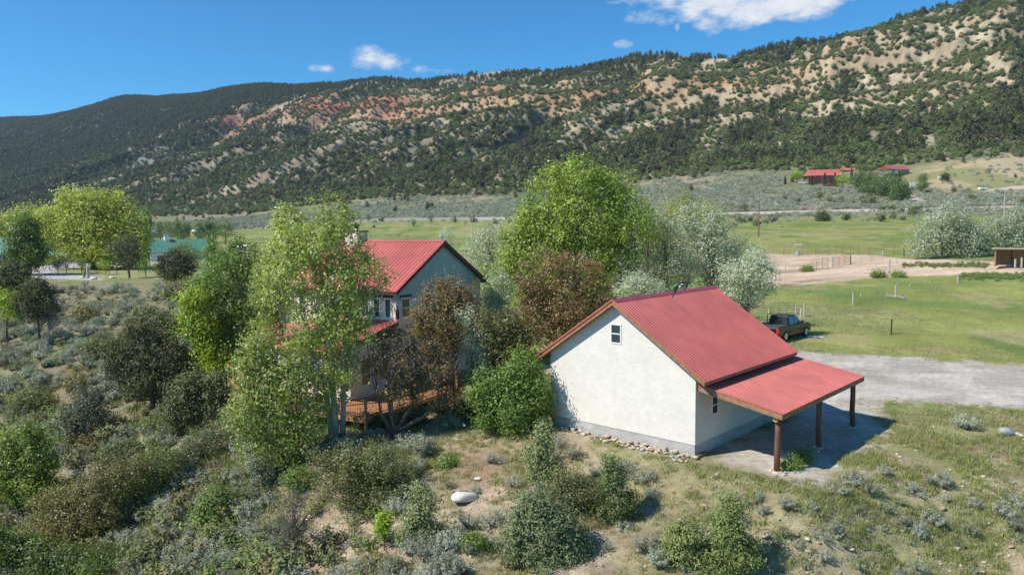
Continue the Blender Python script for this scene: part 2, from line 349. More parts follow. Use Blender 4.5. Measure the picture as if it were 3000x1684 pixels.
UU,VV=np.meshgrid(u,v); GY=np.exp(VV)-40; GX=UU*(GY+40)
GZ=Z(GX.ravel(),GY.ravel()).reshape(GX.shape)
X=GX.ravel();Y=GY.ravel();ZZ=GZ.ravel()
s_,n_,h_=hill_sn(X,Y)
def lerp(a,b,t): return a*(1-t[:,None])+b*t[:,None]
C=lambda r,g,b: np.array([[r,g,b]],float)
def ground_masks(X,Y,ZZ):
    s_,n_,h_=hill_sn(X,Y)
    w=fbm(s_/140,n_/140,5,2)*1.3
    g1=ridged(s_/80+w,n_/430+.3*w,2); g2=ridged(s_/34+w*1.4,n_/190+w,4)
    pat=fbm(s_/34,n_/50,8,4); 
    right=S(-1500,-700,s_)
    up=S(.30,.52,h_)*S(1.0,.93,h_)
    band=np.exp(-((h_-.80-.025*np.sin(s_/90))/.10)**2)
    low=S(.06,.2,h_)
    st=fbm(s_/24+w*1.3,n_/105+.2*w,8,4)+.22*(pat-.5); mid=S(-1290,-1010,s_)
    bare=np.clip((st-.5)*7+(g2-.55)*1.6+band*1.75*mid*(.55+.45*S(-150,-500,s_))+right*(.30*up+.10)+S(-600,-100,s_)*(.22+.35*up)-.60+.16*S(-650,-350,s_)-1.6*(1-mid)-.25*(1-up)-.8*S(-780,-980,s_)*(1-S(.52,.66,h_)),0,1)*low
    cl_=.80+.09*(fbm(s_/130,s_/130+3,1,2)-.5)-.03*S(-700,-200,s_)
    cliff=S(-1170,-1060,s_)*S(-180,-330,s_)*np.exp(-np.abs((h_-cl_)/(.055+.035*S(-900,-500,s_)))**2.5)*np.clip(.45+2.2*(fbm(s_/30,n_/22,5,3)-.25),0,1)
    bare=np.maximum(bare,np.clip(cliff*1.35,0,1)); band=np.maximum(band*.6,cliff)
    lg=np.clip((fbm(s_/16,n_/60,3,4)-.45)*6+ (g2-.4)*1.5,0,1)*np.exp(-((h_-.47)/.10)**2)*S(-1290,-1190,s_)*S(-900,-1010,s_)
    bare=np.maximum(bare,lg*.9)
    return s_,n_,h_,bare,band,g1,g2,lg
s_,n_,h_,bare,band,g1,g2,lg=ground_masks(X,Y,ZZ)
nf=fbm(X/2.3,Y/2.3,2,4); nm=fbm(X/9,Y/9,4,4); nl=fbm(X/45,Y/45,6,4)
# pasture
past=lerp(C(.225,.245,.085),C(.165,.215,.07),S(.40,.62,nm)); past=lerp(past,C(.27,.26,.12),S(.50,.70,nl)*.5)
past=lerp(past,C(.12,.19,.065),S(.56,.68,fbm(X/6,Y/20,7,4))*.6)
past=past*(.80+.42*fbm(X/3.2,Y/7,9,4))[:,None]
past=lerp(past,C(.30,.275,.15),S(.50,.66,fbm(X/17+5,Y/24,1,4))*S(120,260,Y)*.7)
past=lerp(past,C(.36,.30,.19),S(.64,.72,fbm(X/5+2,Y/6,3,3))*.5)
c=past*np.array([[1.02,1.0,.82]])
# dry knoll and ravine slopes
px_,py_=toPx(X,Y,ZZ)
slope=np.maximum(S(-.25,-1.0,ZZ)*S(140,120,Y), S(-8,-14,X)*S(122,112,Y))
near=S(-.02,-.5,ZZ)*S(60,45,Y)
soil=lerp(C(.36,.26,.175),C(.46,.365,.27),S(.35,.65,nf)); soil=lerp(soil,C(.30,.17,.105),S(.52,.68,nm)*.6)
soilg=lerp(soil,C(.25,.225,.12),S(.40,.64,fbm(X/1.6,Y/1.6,9,4))*.50)
soilg=lerp(soilg,C(.19,.18,.105),S(-6,-12,X)*.72)
soilg=lerp(soilg,C(.17,.19,.075),S(.5,.7,fbm(X/7,Y/7,10,3))*.4)
c=lerp(c,soilg,np.maximum(np.maximum(slope,near*.9),S(43,39,Y)*.92))
grassy=S(10,13,X)*S(24,30,Y)*S(42,39,Y)
c=lerp(c,lerp(soilg,C(.235,.245,.10),S(.40,.58,fbm(X/2.2,Y/2.2,5,4))*.8),grassy)
# far apron below the hill, road verge
ys=395-110*S(0,120,X)
ap=S(ys-8,ys+20,Y+nl*14)*S(.22,.05,h_)
apc=lerp(C(.20,.19,.10),C(.30,.25,.17),S(.4,.65,nm)); apc=lerp(apc,C(.15,.17,.08),S(.45,.6,nl)*.6)
c=lerp(c,apc,ap)
dg=S(370,395,Y)*S(500,470,Y)*S(215,240,X-(Y-400)*.2); c=lerp(c,lerp(C(.26,.25,.11),C(.42,.33,.20),S(.42,.60,fbm(X/30,Y/12,3,3))),dg*.9)
# hill
hs=S(.02,.14,h_)
hc=lerp(C(.17,.155,.10),C(.25,.215,.15),S(.4,.6,nm))
hc=lerp(hc,C(.10,.105,.06),S(-900,-1150,s_)*.92)
rock=lerp(C(.40,.29,.19),C(.50,.42,.28),S(.3,.7,fbm(s_/18,n_/18,4,3)))
rock=lerp(rock,C(.46,.25,.12),np.clip(band*1.3,0,1)*S(-820,-560,s_)*S(-80,-260,s_)*.85)
rock=lerp(rock,C(.44,.15,.095),np.clip(band*1.5,0,1)*S(-560,-820,s_)*.95)
rock=lerp(rock,C(.30,.30,.27),np.clip(lg+S(-900,-1250,s_)*.6*(1-np.clip(band*1.5,0,1)),0,1))
rock=rock*(.50+.72*fbm(s_/6,n_/4.5,11,4))[:,None]
hc=lerp(hc,rock,np.clip(bare*1.3,0,1)*(.7+.3*S(.35,.6,fbm(s_/5,n_/5,2,3))))
c=lerp(c,hc,hs)
# made surfaces
e=(fbm(X/1.3,Y/1.3,3,4)-.5)
dr=np.maximum(pdist(X,Y,DRIVE),pdist(X,Y,YARD)+.3); near_m=(Y<80)
drm=S(-.5,.5,dr+e*3.0)*near_m
gravel=lerp(C(.38,.335,.28),C(.49,.44,.38),S(.35,.65,nf)); gravel=gravel*(.86+.28*fbm(X/16,(Y+X*.12)/.8,7,3))[:,None]; gravel=lerp(gravel,C(.30,.27,.15),S(.5,.75,fbm(X/4,Y/1.2,5,3))*S(2.2,.3,dr)*.8)
c=lerp(c,gravel,drm)
el=e*6
cd=pdist(X,Y,CORRAL); cdm=S(-1,1,cd+el*.5)*(Y<200)*S(-.5,.5,-(pdist(X,Y,CORRAL_G)+el*.3))
dirt=lerp(C(.50,.37,.255),C(.60,.46,.33),S(.4,.6,fbm(X/9,Y/3,2,4))); dirt=lerp(dirt,C(.21,.125,.085),S(.52,.64,fbm(X/12+3,Y/5+1,6,4))*S(58,36,X)*.9)
dirt=lerp(dirt,C(.24,.145,.10),S(3.5,.5,cd)*S(44,34,X)*.8)
c=lerp(c,dirt,cdm)
rd=np.maximum(pdist(X,Y,ROAD),0*X-50); c=lerp(c,lerp(C(.46,.38,.31),C(.52,.45,.38),nm),S(-1.5,1.0,rd+el*.4))
rl=pdist(X,Y,ROADL); c=lerp(c,C(.33,.30,.25)*np.ones((len(X),1)),S(-1.5,1.0,rl)*.8); c=lerp(c,C(.42,.41,.40)*np.ones((len(X),1)),S(-1.5,1.0,rl)*S(-26,-20,X)*S(16,10,X))
hd=np.maximum(pdist(X,Y,HDRIVE),pdist(X,Y,HDRIVE2)); c=lerp(c,C(.50,.42,.34)*np.ones((len(X),1)),S(-1,1.5,hd+el*.3))
lw=pdist(X,Y,LAWN); lwm=S(-1.5,1,lw)*(Y<400); c=lerp(c,lerp(C(.21,.235,.085),C(.28,.28,.12),S(.4,.6,nl)),lwm)
ld=pdist(X,Y,LDRIVE); ldm=S(-.8,.6,ld+el*.15)*(Y<400); c=lerp(c,C(.42,.40,.385)*np.ones((len(X),1)),ldm)
c=np.clip(c,0,1)
# ground material: mesh colour x fine grain
gm,t,b=newmat('ground_surface'); b.inputs['Roughness'].default_value=.95; b.inputs['Specular IOR Level'].default_value=.15
a=t.nodes.new('ShaderNodeAttribute'); a.attribute_name='Col'; tc=t.nodes.new('ShaderNodeTexCoord')
def nzn(scale,det,lo,hi,o0,o1):
    n=t.nodes.new('ShaderNodeTexNoise'); n.inputs['Scale'].default_value=scale; n.inputs['Detail'].default_value=det; n.inputs['Roughness'].default_value=.65; t.links.new(tc.outputs['Object'],n.inputs['Vector'])
    m=t.nodes.new('ShaderNodeMapRange'); m.inputs[1].default_value=lo; m.inputs[2].default_value=hi; m.inputs[3].default_value=o0; m.inputs[4].default_value=o1; t.links.new(n.outputs[0],m.inputs[0]); return n.outputs[0],m.outputs[0]
h1,m1=nzn(2.6,8,.3,.7,.72,1.28); h2,m2=nzn(.33,6,.3,.7,.84,1.16); h3,m3=nzn(16,3,.35,.65,.80,1.2)
k=mathn(t,'MULTIPLY',mathn(t,'MULTIPLY',m1,m2),m3)
vm=t.nodes.new('ShaderNodeVectorMath'); vm.operation='SCALE'; t.links.new(a.outputs['Color'],vm.inputs[0]); t.links.new(k,vm.inputs['Scale']); t.links.new(vm.outputs[0],b.inputs['Base Color'])
bp=t.nodes.new('ShaderNodeBump'); bp.inputs['Strength'].default_value=.55; bp.inputs['Distance'].default_value=.12; t.links.new(mathn(t,'ADD',h1,mathn(t,'MULTIPLY',h3,.35)),bp.inputs['Height']); t.links.new(bp.outputs[0],b.inputs['Normal'])
GM=gm
I=np.arange(NU*NV).reshape(NV,NU); Q=np.stack([I[:-1,:-1],I[:-1,1:],I[1:,1:],I[1:,:-1]],-1).reshape(-1,4)
def fc(arr): return (arr[Q[:,0]]+arr[Q[:,1]]+arr[Q[:,2]]+arr[Q[:,3]])/4
zone=np.zeros(len(Q),int)      # 0 pasture
zone[fc(np.maximum(slope,near))>.5]=1
zone[(fc(ap)>.5)]=5
zone[fc(h_)>.06]=6
zone[fc(lwm)>.5]=7
zone[fc(cdm)>.5]=3
zone[fc(drm)>.5]=2
zone[(fc(S(-1.5,1.0,rd))>.5)|(fc(S(-1.5,1.0,rl))>.5)]=4
zone[(fc(ldm)>.5)|(fc(S(-1,1.5,hd))>.5)]=8
for zi,nm_ in enumerate(['pasture','ground','gravel_driveway','corral_ground','road','sagebrush_flat','mountainside','lawn','side_driveway']):
    q=Q[zone==zi]
    if not len(q): continue
    used=np.unique(q); remap=np.zeros(NU*NV,int); remap[used]=np.arange(len(used))
    V=np.c_[X,Y,ZZ][used]
    o=link(nm_,npmesh(nm_,V,remap[q],GM,vcols=c[used],smooth=True)); tag(o,kind='structure')
# far country beyond the ridge, so that the ground reaches the horizon
mb=MB(); mb.add([(-9000,3000,-60),(9000,3000,-60),(9000,9000,-40),(-9000,9000,-40)],[(0,1,2,3)]); mb.add([(-9000,-3000,-90),(9000,-3000,-90),(9000,-26.5,-15),(-9000,-26.5,-15)],[(0,1,2,3)])
FG=pmat('far_ground',(.14,.15,.08),.95,nscale=.01,var=.3); tag(mb.obj('terrain',FG),kind='structure')
# ================================================================ FOLIAGE GENERATORS
LEAF=attrmat('leaf',.45,trans=.42,rnd=.10,spec=.5); NEEDLE=attrmat('needle',.75,trans=.10,rnd=.16,spec=.2); SAGE=attrmat('sage_leaf',.85,trans=.12,rnd=.14,spec=.1)
BARK=pmat('bark',(.15,.115,.085),.9,var=.35,nscale=6,stretch=(1,1,.25),bump=.6,bscale=12); ASPENBARK=pmat('aspen_bark',(.42,.41,.36),.8,var=.4,nscale=3.5,bump=.3,bscale=10)
TWIG=pmat('twig',(.19,.155,.13),.9,var=.3,nscale=5); GREYWOOD=pmat('grey_wood',(.36,.34,.31),.85,var=.3,nscale=5)
def rvec(n,rng):
    v=rng.normal(size=(n,3)); return v/np.linalg.norm(v,axis=1)[:,None]
def cards(P,size,aspect,rng,updir=0.,tri=False,nrm=None):
    """one small leaf quad (or triangle) at every P"""
    n=len(P); a=rvec(n,rng); a[:,2]+=updir; a/=np.linalg.norm(a,axis=1)[:,None]
    if nrm is not None:      # leaves lie roughly along the surface of their clump
        nn=nrm+rvec(n,rng)*.75; a=a-nn*((a*nn).sum(1)/(nn*nn).sum(1))[:,None]; a/=np.linalg.norm(a,axis=1)[:,None]+1e-9
    b=np.cross(a,rvec(n,rng) if nrm is None else nn); b/=np.linalg.norm(b,axis=1)[:,None]+1e-9
    s=(size*rng.uniform(.65,1.35,n))[:,None]; a=a*s*.5; b=b*s*.5*aspect
    if tri:
        V=np.stack([P-a-b,P-a+b,P+a],1).reshape(-1,3); return V,np.arange(3*n).reshape(-1,3)
    V=np.stack([P-a,P+b,P+a,P-b],1).reshape(-1,3); return V,np.arange(4*n).reshape(-1,4)
def palette(n,pal,rng,cl=None):
    pal=np.array(pal,float); i=rng.integers(0,len(pal),n) if cl is None else cl%len(pal)
    j=rng.integers(0,len(pal),n); t=rng.random((n,1))*.6; c=pal[i]*(1-t)+pal[j]*t
    return np.clip(c*rng.uniform(.8,1.2,(n,1)),0,1)
def limbs(mb,base,tips,trunk,r0,rng,droop=.0,k=5,minr=.012):
    """trunk: polyline; a bent tapering limb to every tip"""
    T=np.array(trunk,float); L=np.r_[0,np.cumsum(np.linalg.norm(np.diff(T,axis=0),axis=1))]; tot=L[-1]
    mb.tube(T,np.interp(L/tot,[0,.08,1],[r0*1.25,r0,r0*.25]),max(k,7))
    def on(f): return np.array([np.interp(f*tot,L,T[:,i]) for i in range(3)])
    for tp in tips:
        hz=np.clip((tp[2]-T[0][2])/(T[-1][2]-T[0][2]+1e-6),0.05,1.2); f=np.clip(hz*rng.uniform(.45,.8),.08,.95); a=on(f)
        m=a*.5+tp*.5; m[2]-= np.linalg.norm(tp-a)*(.12-droop*.3); m+=rng.normal(size=3)*.05*np.linalg.norm(tp-a)
        q=[a, a*.55+m*.45+rng.normal(size=3)*.02, m, m*.45+tp*.55, tp]; r=max(minr*1.5,r0*(1-f)*.45)
        mb.tube(np.array(q),np.linspace(r,minr,5),k,cap=False)
TREE_TRIS=0
def crown_points(blobs,nc,per,rc,rng,shell=.5,flat=1.):
    """clump centres spread through overlapping ellipsoids, leaves gathered round them"""
    B=np.array(blobs,float); vol=B[:,3]*B[:,4]*B[:,5]; vol=vol**.8; pr=vol/vol.sum(); bi=rng.choice(len(B),nc,p=pr)
    d=rvec(nc,rng); r=(shell+(1-shell)*rng.random(nc)**.6)*rng.uniform(.72,1.26,nc); cc=B[bi,:3]+d*B[bi,3:6]*r[:,None]
    # drop clumps deep inside other blobs
    P=[];cid=[]
    npc=rng.poisson(per,nc)+2
    for i in range(nc):
        p=rng.normal(size=(npc[i],3))*rc*rng.uniform(.5,1.45); p[:,2]*=flat; P.append(cc[i]+p); cid.append(np.full(npc[i],i))
    return cc,np.concatenate(P),np.concatenate(cid)
def tree(name,label,cat,loc,blobs,nc,per,rc,leaf,pal,aspect=.7,r0=.15,bark=None,trunk=None,seed=0,mat=None,shell=.45,nlimb=24,updir=0,group=None,flat=1.,extra_trunks=(),minr=.012,leafpart='crown',trunkpart='trunk',sag=0,topz=None):
    global TREE_TRIS
    rng=np.random.default_rng(seed+1000); bark=bark or BARK; mat=mat or LEAF
    root=thing(name,label,cat,loc,0,group)
    cc,P,cid=crown_points(blobs,nc,per,rc,rng,shell,flat)
    if sag: P[:,2]-=sag*rng.random(len(P))**2
    k_=P[:,2]>.05; P=P[k_]; cid=cid[k_]
    ctr=np.array([[np.mean([q[0] for q in blobs]),np.mean([q[1] for q in blobs]),np.mean([q[2] for q in blobs])]])
    out=P-cc[cid]; out/=np.linalg.norm(out,axis=1)[:,None]+1e-9; o2=P-ctr; o2/=np.linalg.norm(o2,axis=1)[:,None]+1e-9
    V,F=cards(P,leaf,aspect,rng,updir,nrm=out*.8+o2*.5+np.array([[0,0,.25]])); cl=rng.integers(0,len(pal),nc); cv=rng.uniform(.82,1.2,nc)
    n=len(P); cols=np.clip(palette(n,pal,rng,cl[cid])*cv[cid][:,None]*1.12,0,1)
    TREE_TRIS+=2*n
    link(leafpart,npmesh(leafpart,V,F,mat,cols),root)
    zt=max(b[2] for b in blobs) if topz is None else topz; cxm=np.mean([b[0] for b in blobs]); cym=np.mean([b[1] for b in blobs])
    if trunk is None: trunk=[(0,0,-.3),(cxm*.15,cym*.15,zt*.3),(cxm*.5,cym*.5,zt*.65),(cxm*.9,cym*.9,zt*1.0)]
    mb=MB(); tips=cc[rng.permutation(nc)[:nlimb]]; tips=ctr[0]+(tips-ctr[0])*rng.uniform(.95,1.13,(len(tips),1))
    allt=[trunk]+list(extra_trunks)
    if len(allt)==1: limbs(mb,None,tips,trunk,r0,rng,minr=minr)
    else:
        near=[min(range(len(allt)),key=lambda q:np.hypot(tp[0]-allt[q][-1][0],tp[1]-allt[q][-1][1])) for tp in tips]
        for q,tr in enumerate(allt): limbs(mb,None,[tp for tp,w_ in zip(tips,near) if w_==q],tr,r0*(1 if q==0 else .8),rng,minr=minr)
    mb.obj(trunkpart,bark,root,smooth=True)
    return root
# ---- low detail templates (never shown on their own) ------------------------------------
def template(name,V,F,mat,cols,mi=None): return bpy.data.objects.new(name,npmesh(name,V,F,mat,cols,mi=mi))
def conif(seed,h=5.,w=2.2,n=260,size=.62,pal=None,conic=.4,up=.3):
    rng=np.random.default_rng(seed); nb=9
    bl=[]
    for i in range(nb):
        f=(i+.6)/nb; rr=w*(1-conic*f)*math.sqrt(max(.08,1-((f-.38)/.72)**2)); a=rng.uniform(0,6.28); bl.append((math.cos(a)*rr*.42,math.sin(a)*rr*.42,h*(.16+.76*f),rr*.62,rr*.62,h*.15))
    cc,P,cid=crown_points(bl,46,n/46,.34,rng,.4); P=P[P[:,2]>.1]
    o_=(P-np.array([[0,0,h*.35]]))*np.array([[1,1,.8]]); o_/=np.linalg.norm(o_,axis=1)[:,None]+1e-9
    V,F=cards(P,size,.75,rng,up,tri=True,nrm=o_); cols=palette(len(P),pal,rng)
    mb=MB(); mb.tube([(0,0,-.6),(0,0,h*.35),(.1,0,h*.7)],[.16,.11,.04],4); V2=np.concatenate(mb.v); Q2=np.concatenate(mb.q)
    m=npmesh('pinyon',np.r_[V,V2],[F,Q2+len(V)],[NEEDLE,BARK],np.r_[cols,np.full((len(Q2),3),.12)],mi=np.r_[np.zeros(len(F)),np.ones(len(Q2))])
    return bpy.data.objects.new('pinyon_tree',m)
PJ=[(.095,.11,.05),(.12,.13,.06),(.075,.09,.045),(.115,.115,.06)]
PJ2=[(.13,.145,.06),(.15,.15,.075),(.11,.125,.055)]
HT=[conif(10+i,5.2+.5*(i%3),2.3+.25*(i%2),300,.60,PJ if i%3 else PJ2,conic=(.25,.55,.4)[i%3]) for i in range(6)]
OAKB=[conif(30+i,2.2,1.8,170,.5,[(.17,.19,.08),(.20,.20,.10),(.13,.15,.06)],conic=.1) for i in range(2)]
BRIGHT=[conif(40,4,2.4,200,.6,[(.16,.20,.07),(.13,.17,.055)],conic=.1)]
def sagebush(seed,n=1150,h=.95,w=.72,pal=None,leaf=.088,twig=.35):
    rng=np.random.default_rng(seed); st=26; V=[];cols=[]
    tips=[]
    for i in range(st):
        a=rng.uniform(0,6.28); r=w*math.sqrt(rng.random())*.95; z=h*(1-.55*(r/w)**2)*rng.uniform(.78,1.08); tips.append((math.cos(a)*r,math.sin(a)*r,z))
    tips=np.array(tips); ti=rng.integers(0,st,n); f=(.35+.68*rng.random(n)**.6)[:,None]
    P=tips[ti]*np.c_[f**.9,f**.9,f]+rng.normal(size=(n,3))*.075*w; P=P[P[:,2]>.03]
    o_=P*np.array([[1,1,1.6]]); o_/=np.linalg.norm(o_,axis=1)[:,None]+1e-9
    V,F=cards(P,leaf,.36,rng,.9,nrm=o_*1.1); cols=palette(len(P),pal,rng)
    mb=MB()
    for tp in tips: mb.tube([(tp[0]*.05,tp[1]*.05,-.08),(tp[0]*.5,tp[1]*.5,tp[2]*.42),tuple(tp*.96)],[.018,.011,.004],3,cap=False)
    V2=np.concatenate(mb.v);Q2=np.concatenate(mb.q)
    return npmesh('sagebrush',np.r_[V,V2],[F,Q2+len(V)],[SAGE,TWIG],np.r_[cols,np.full((len(Q2),3),.15)],mi=np.r_[np.zeros(len(F)),np.ones(len(Q2))])
SG=[(.36,.38,.30),(.42,.44,.35),(.30,.33,.25),(.37,.39,.28)]
SGD=[(.25,.27,.19),(.31,.33,.24),(.25,.235,.17)]
SGY=[(.26,.30,.16),(.22,.27,.12),(.30,.32,.20)]
SAGEM=[sagebush(50,pal=SG),sagebush(51,pal=SG,h=.8,w=.85),sagebush(52,pal=SGD,h=1.0,n=900),sagebush(53,pal=SG,h=1.1,w=.65),sagebush(54,pal=SGY,h=.75)]
def lowsage(seed,pal):
    rng=np.random.default_rng(seed); n=110; a=rng.uniform(0,6.28,n); r=.8*np.sqrt(rng.random(n)); P=np.c_[np.cos(a)*r,np.sin(a)*r,.9*(1-.6*(r/.8)**2)*rng.uniform(.35,1,n)]
    V,F=cards(P,.30,.5,rng,.9,tri=True); return template('sagebrush',V,F,SAGE,palette(n,pal,rng))
FARSAGE=[lowsage(60,SG),lowsage(61,SGD),lowsage(62,SG)]
def tuft(seed,n,h,spread,pal,w=.016):
    rng=np.random.default_rng(seed); a=rng.uniform(0,6.28,n); r=spread*np.sqrt(rng.random(n)); B=np.c_[np.cos(a)*r,np.sin(a)*r,np.full(n,-.02)]
    hh=h*rng.uniform(.5,1.1,n); lean=rng.normal(size=(n,2))*.3; T=B+np.c_[lean*hh[:,None],hh]; s=np.c_[-np.sin(a),np.cos(a),0*a]*w
    V=np.stack([B-s,B+s,T],1).reshape(-1,3); return template('grass_tuft',V,np.arange(3*n).reshape(-1,3),SAGE,palette(n,pal,rng))
GR=[(.26,.30,.085),(.31,.34,.11),(.21,.26,.07),(.34,.33,.15)]; GD=[(.42,.37,.22),(.36,.32,.18),(.30,.30,.14),(.46,.41,.27)]
TUFT=[tuft(70,46,.20,.22,GR,.012),tuft(71,40,.15,.25,GR,.012),tuft(72,34,.17,.2,GD,.011),tuft(73,40,.14,.26,GD+GR,.011)]
def rock(seed,sub=2,fl=.6):
    import bmesh
    bm=bmesh.new(); bmesh.ops.create_icosphere(bm,subdivisions=sub,radius=1); rng=np.random.default_rng(seed); ax=rng.uniform(.7,1.25,3); dirs=rvec(9,rng); dd=rng.uniform(.62,.95,9)
    for v in bm.verts:
        p=np.array(v.co)
        for d,q in zip(dirs,dd):
            k=p@d
            if k>q: p=p-d*(k-q)*.85
        p=p*ax*np.array([1,1,fl]); v.co=p
    me=bpy.data.meshes.new('rock'); bm.to_mesh(me); bm.free()
    for p in me.polygons: p.use_smooth=True
    return me
ROCKM=[pmat('pale_stone',(.50,.42,.32),.85,var=.18,nscale=5,bump=.4,bscale=14),pmat('grey_stone',(.36,.36,.35),.85,var=.2,nscale=5,bump=.4,bscale=14),pmat('pink_stone',(.42,.28,.22),.85,var=.2,nscale=5),pmat('cream_stone',(.56,.46,.32),.85,var=.15,nscale=6)]
ROCKS=[]
for i in range(8):
    me=rock(80+i,1 if i%2 else 2,(.55,.7,.62,.8)[i%4]); me.materials.append(ROCKM[(0,1,0,3,2,0,3,1)[i]]); ROCKS.append(me)
# ================================================================ HILL TREES
rng=np.random.default_rng(3)
def hillpts(N,smin,smax,hmin,hmax):
    s=rng.uniform(smin,smax,N); h=rng.uniform(hmin,hmax,N); nb=np.maximum(583+.23*s,330); n=nb+h*(924-nb)
    X=s*.823+n*.568; Y=-s*.568+n*.823; return X,Y,s,h
X,Y,s,h=hillpts(210000,-2650,160,-.32,1.16); zz=Z(X,Y); _,_,_,bare_,_,g1_,_,lg_=ground_masks(X,Y,zz)
dens=np.maximum(S(-.04,.14,h),S(-.32,-.1,h)*np.where(fbm(X/45,Y/45,7,2)>.52,.16,.03))*(1-np.clip(bare_*1.2,0,.91)); dens*=(.36+.64*S(-800,-1250,s))*(1-.30*S(-500,-150,s)); dens*=np.clip(.35+.45*S(-850,-1100,s)+1.6*(fbm(X/38,Y/38,2,3)-.22),.1,1); dens*=np.where(h>.97,1,1)
dens=np.where(h<.1,dens*.55,dens)
px_,py_=toPx(X,Y,zz); ok=(rng.random(len(X))<dens)&~((px_>2280)&(px_<2780)&(py_>485)&(py_<600))&(np.abs(X/(Y+40))<1.02)
X,Y,zz,s,h=X[ok],Y[ok],zz[ok],s[ok],h[ok]
sc=rng.uniform(.5,1.25,len(X))*(.6+.4*S(-.02,.05,h))*(1-.35*bare_[ok])*(1+.45*S(-900,-100,s))*(.8+.5*fbm(X/60,Y/60,1,2)); idx=rng.integers(0,6,len(X)); rz=rng.uniform(0,6.28,len(X))
# lone trees on the apron
pxs,pys=toPx(X,Y,zz); vis=(pxs>0)&(pxs<3000)&(pys>0)&(h<.9); size=np.where(vis,sc/np.hypot(X,Y),0); order=np.argsort(-size); near300=order[:300]; rest=np.ones(len(X),bool); rest[near300]=False
HTREE=HT
for i in near300:
    o=bpy.data.objects.new('pinyon_tree',HT[idx[i]].data); COL.objects.link(o); o.location=(X[i],Y[i],zz[i]); o.rotation_euler=(0,0,rz[i]); o.scale=(sc[i],)*3
    zn_=('at the mountain foot, left','behind the cottonwood','above the ranch house','at the far right')[int(np.searchsorted([1300,2150,2650],pxs[i]))]; kd_=('olive','dark')[int(idx[i]%3>0)]
    hg_='upper' if pys[i]<300 else 'lower'
    tag(o,f'{kd_} green pinyon on the {hg_} mountainside {zn_}','tree',f'{kd_} pinyon or juniper trees, {hg_}, {zn_}')
scatter('pinyon_juniper_woodland',np.c_[X,Y,zz][rest],rz[rest],sc[rest],idx[rest],HT,'dark pinyon and juniper woodland covering the mountainside','woodland')
print('hill trees',len(X))
# brush between the trees
X,Y,s,h=hillpts(90000,-1700,160,-.02,1.0); zz=Z(X,Y); _,_,_,bare_,_,_,_,_=ground_masks(X,Y,zz)
ok=(rng.random(len(X))<.8*(1-.15*bare_))&(np.abs(X/(Y+40))<1.0)&(Y<1300); X,Y,zz=X[ok],Y[ok],zz[ok]
k=len(X); ii=rng.integers(0,6,k)
scatter('mountain_brush',np.c_[X,Y,zz],rng.uniform(0,6.28,k),np.where(ii<3,rng.uniform(.7,1.8,k),rng.uniform(.3,.7,k)),ii,FARSAGE+OAKB+[BRIGHT[0]],'low grey green brush among the trees on the mountainside','brush')
# sagebrush apron
def band(N,y0,y1,umin=-1,umax=1):
    Y=np.exp(rng.uniform(math.log(y0),math.log(y1),N)); X=rng.uniform(umin,umax,N)*(Y+40)*1.0; return X,Y
X,Y=band(120000,262,640); s,n,h=hill_sn(X,Y); zz=Z(X,Y)
ys=395-110*S(0,120,X); d=S(ys,ys+35,Y+20*fbm(X/50,Y/50,1,2))*S(.24,.06,h)*np.clip((fbm(X/16,Y/16,4,3)-.25)*2.2,0,1)
for P in (ROAD,ROADL,HDRIVE,HDRIVE2): d=d*(pdist(X,Y,P)<-1.5)
d*=1-S(370,395,Y)*S(500,470,Y)*S(215,240,X-(Y-400)*.2)*.85
d*=np.where(Y<330,.4,1)
px_,py_=toPx(X,Y,zz); yard=(px_>2290)&(px_<2760)&(py_>470)&(py_<552); d*=~yard
ok=rng.random(len(X))<d; X,Y,zz=X[ok],Y[ok],zz[ok]; k=len(X)
scatter('sagebrush_flat_cover',np.c_[X,Y,zz],rng.uniform(0,6.28,k),rng.uniform(.7,1.9,k),rng.integers(0,3,k),FARSAGE,'grey blue sagebrush covering the flat below the mountain','sagebrush')
print('sage apron',k)
# ================================================================ BUILDINGS
ROOFRED=pmat('red_metal_roof',(.48,.115,.095),.44,var=.10,nscale=1.3,var2=.20,n2=.4,spec=.45)
ROOFRED2=pmat('faded_red_metal_roof',(.53,.135,.11),.42,var=.10,nscale=1.5,var2=.18,n2=.5,spec=.5)
RIDGERED=pmat('ridge_cap_red',(.36,.06,.08),.4,var=.12,nscale=3)
STUCCO=pmat('cream_stucco',(.71,.655,.585),.92,var=.04,nscale=1.1,bump=.35,bscale=5,var2=.05,n2=3.5)
CONC=pmat('concrete',(.42,.405,.38),.9,var=.2,nscale=1.6,bump=.3,bscale=20,stretch=(1,1,2))
WOOD=pmat('brown_wood',(.29,.155,.075),.75,var=.35,nscale=4,stretch=(1,1,1),bump=.2)
LOGM=pmat('dark_log',(.16,.075,.04),.65,var=.5,nscale=7,stretch=(1,1,.12),bump=.4,bscale=9)
LOGEND=pmat('log_end',(.55,.34,.13),.8,var=.2,nscale=9)
DARKWOOD=pmat('dark_brown_wood',(.07,.04,.03),.7,var=.3,nscale=5)
WHITE=pmat('white_vinyl',(.80,.80,.78),.5,var=.03)
GLASS,_t,_b=newmat('window_glass'); _b.inputs['Base Color'].default_value=(.035,.045,.055,1); _b.inputs['Roughness'].default_value=.08; _b.inputs['Specular IOR Level'].default_value=.8
FLASH=pmat('flashing',(.35,.36,.37),.5,metal=.6,var=.2)
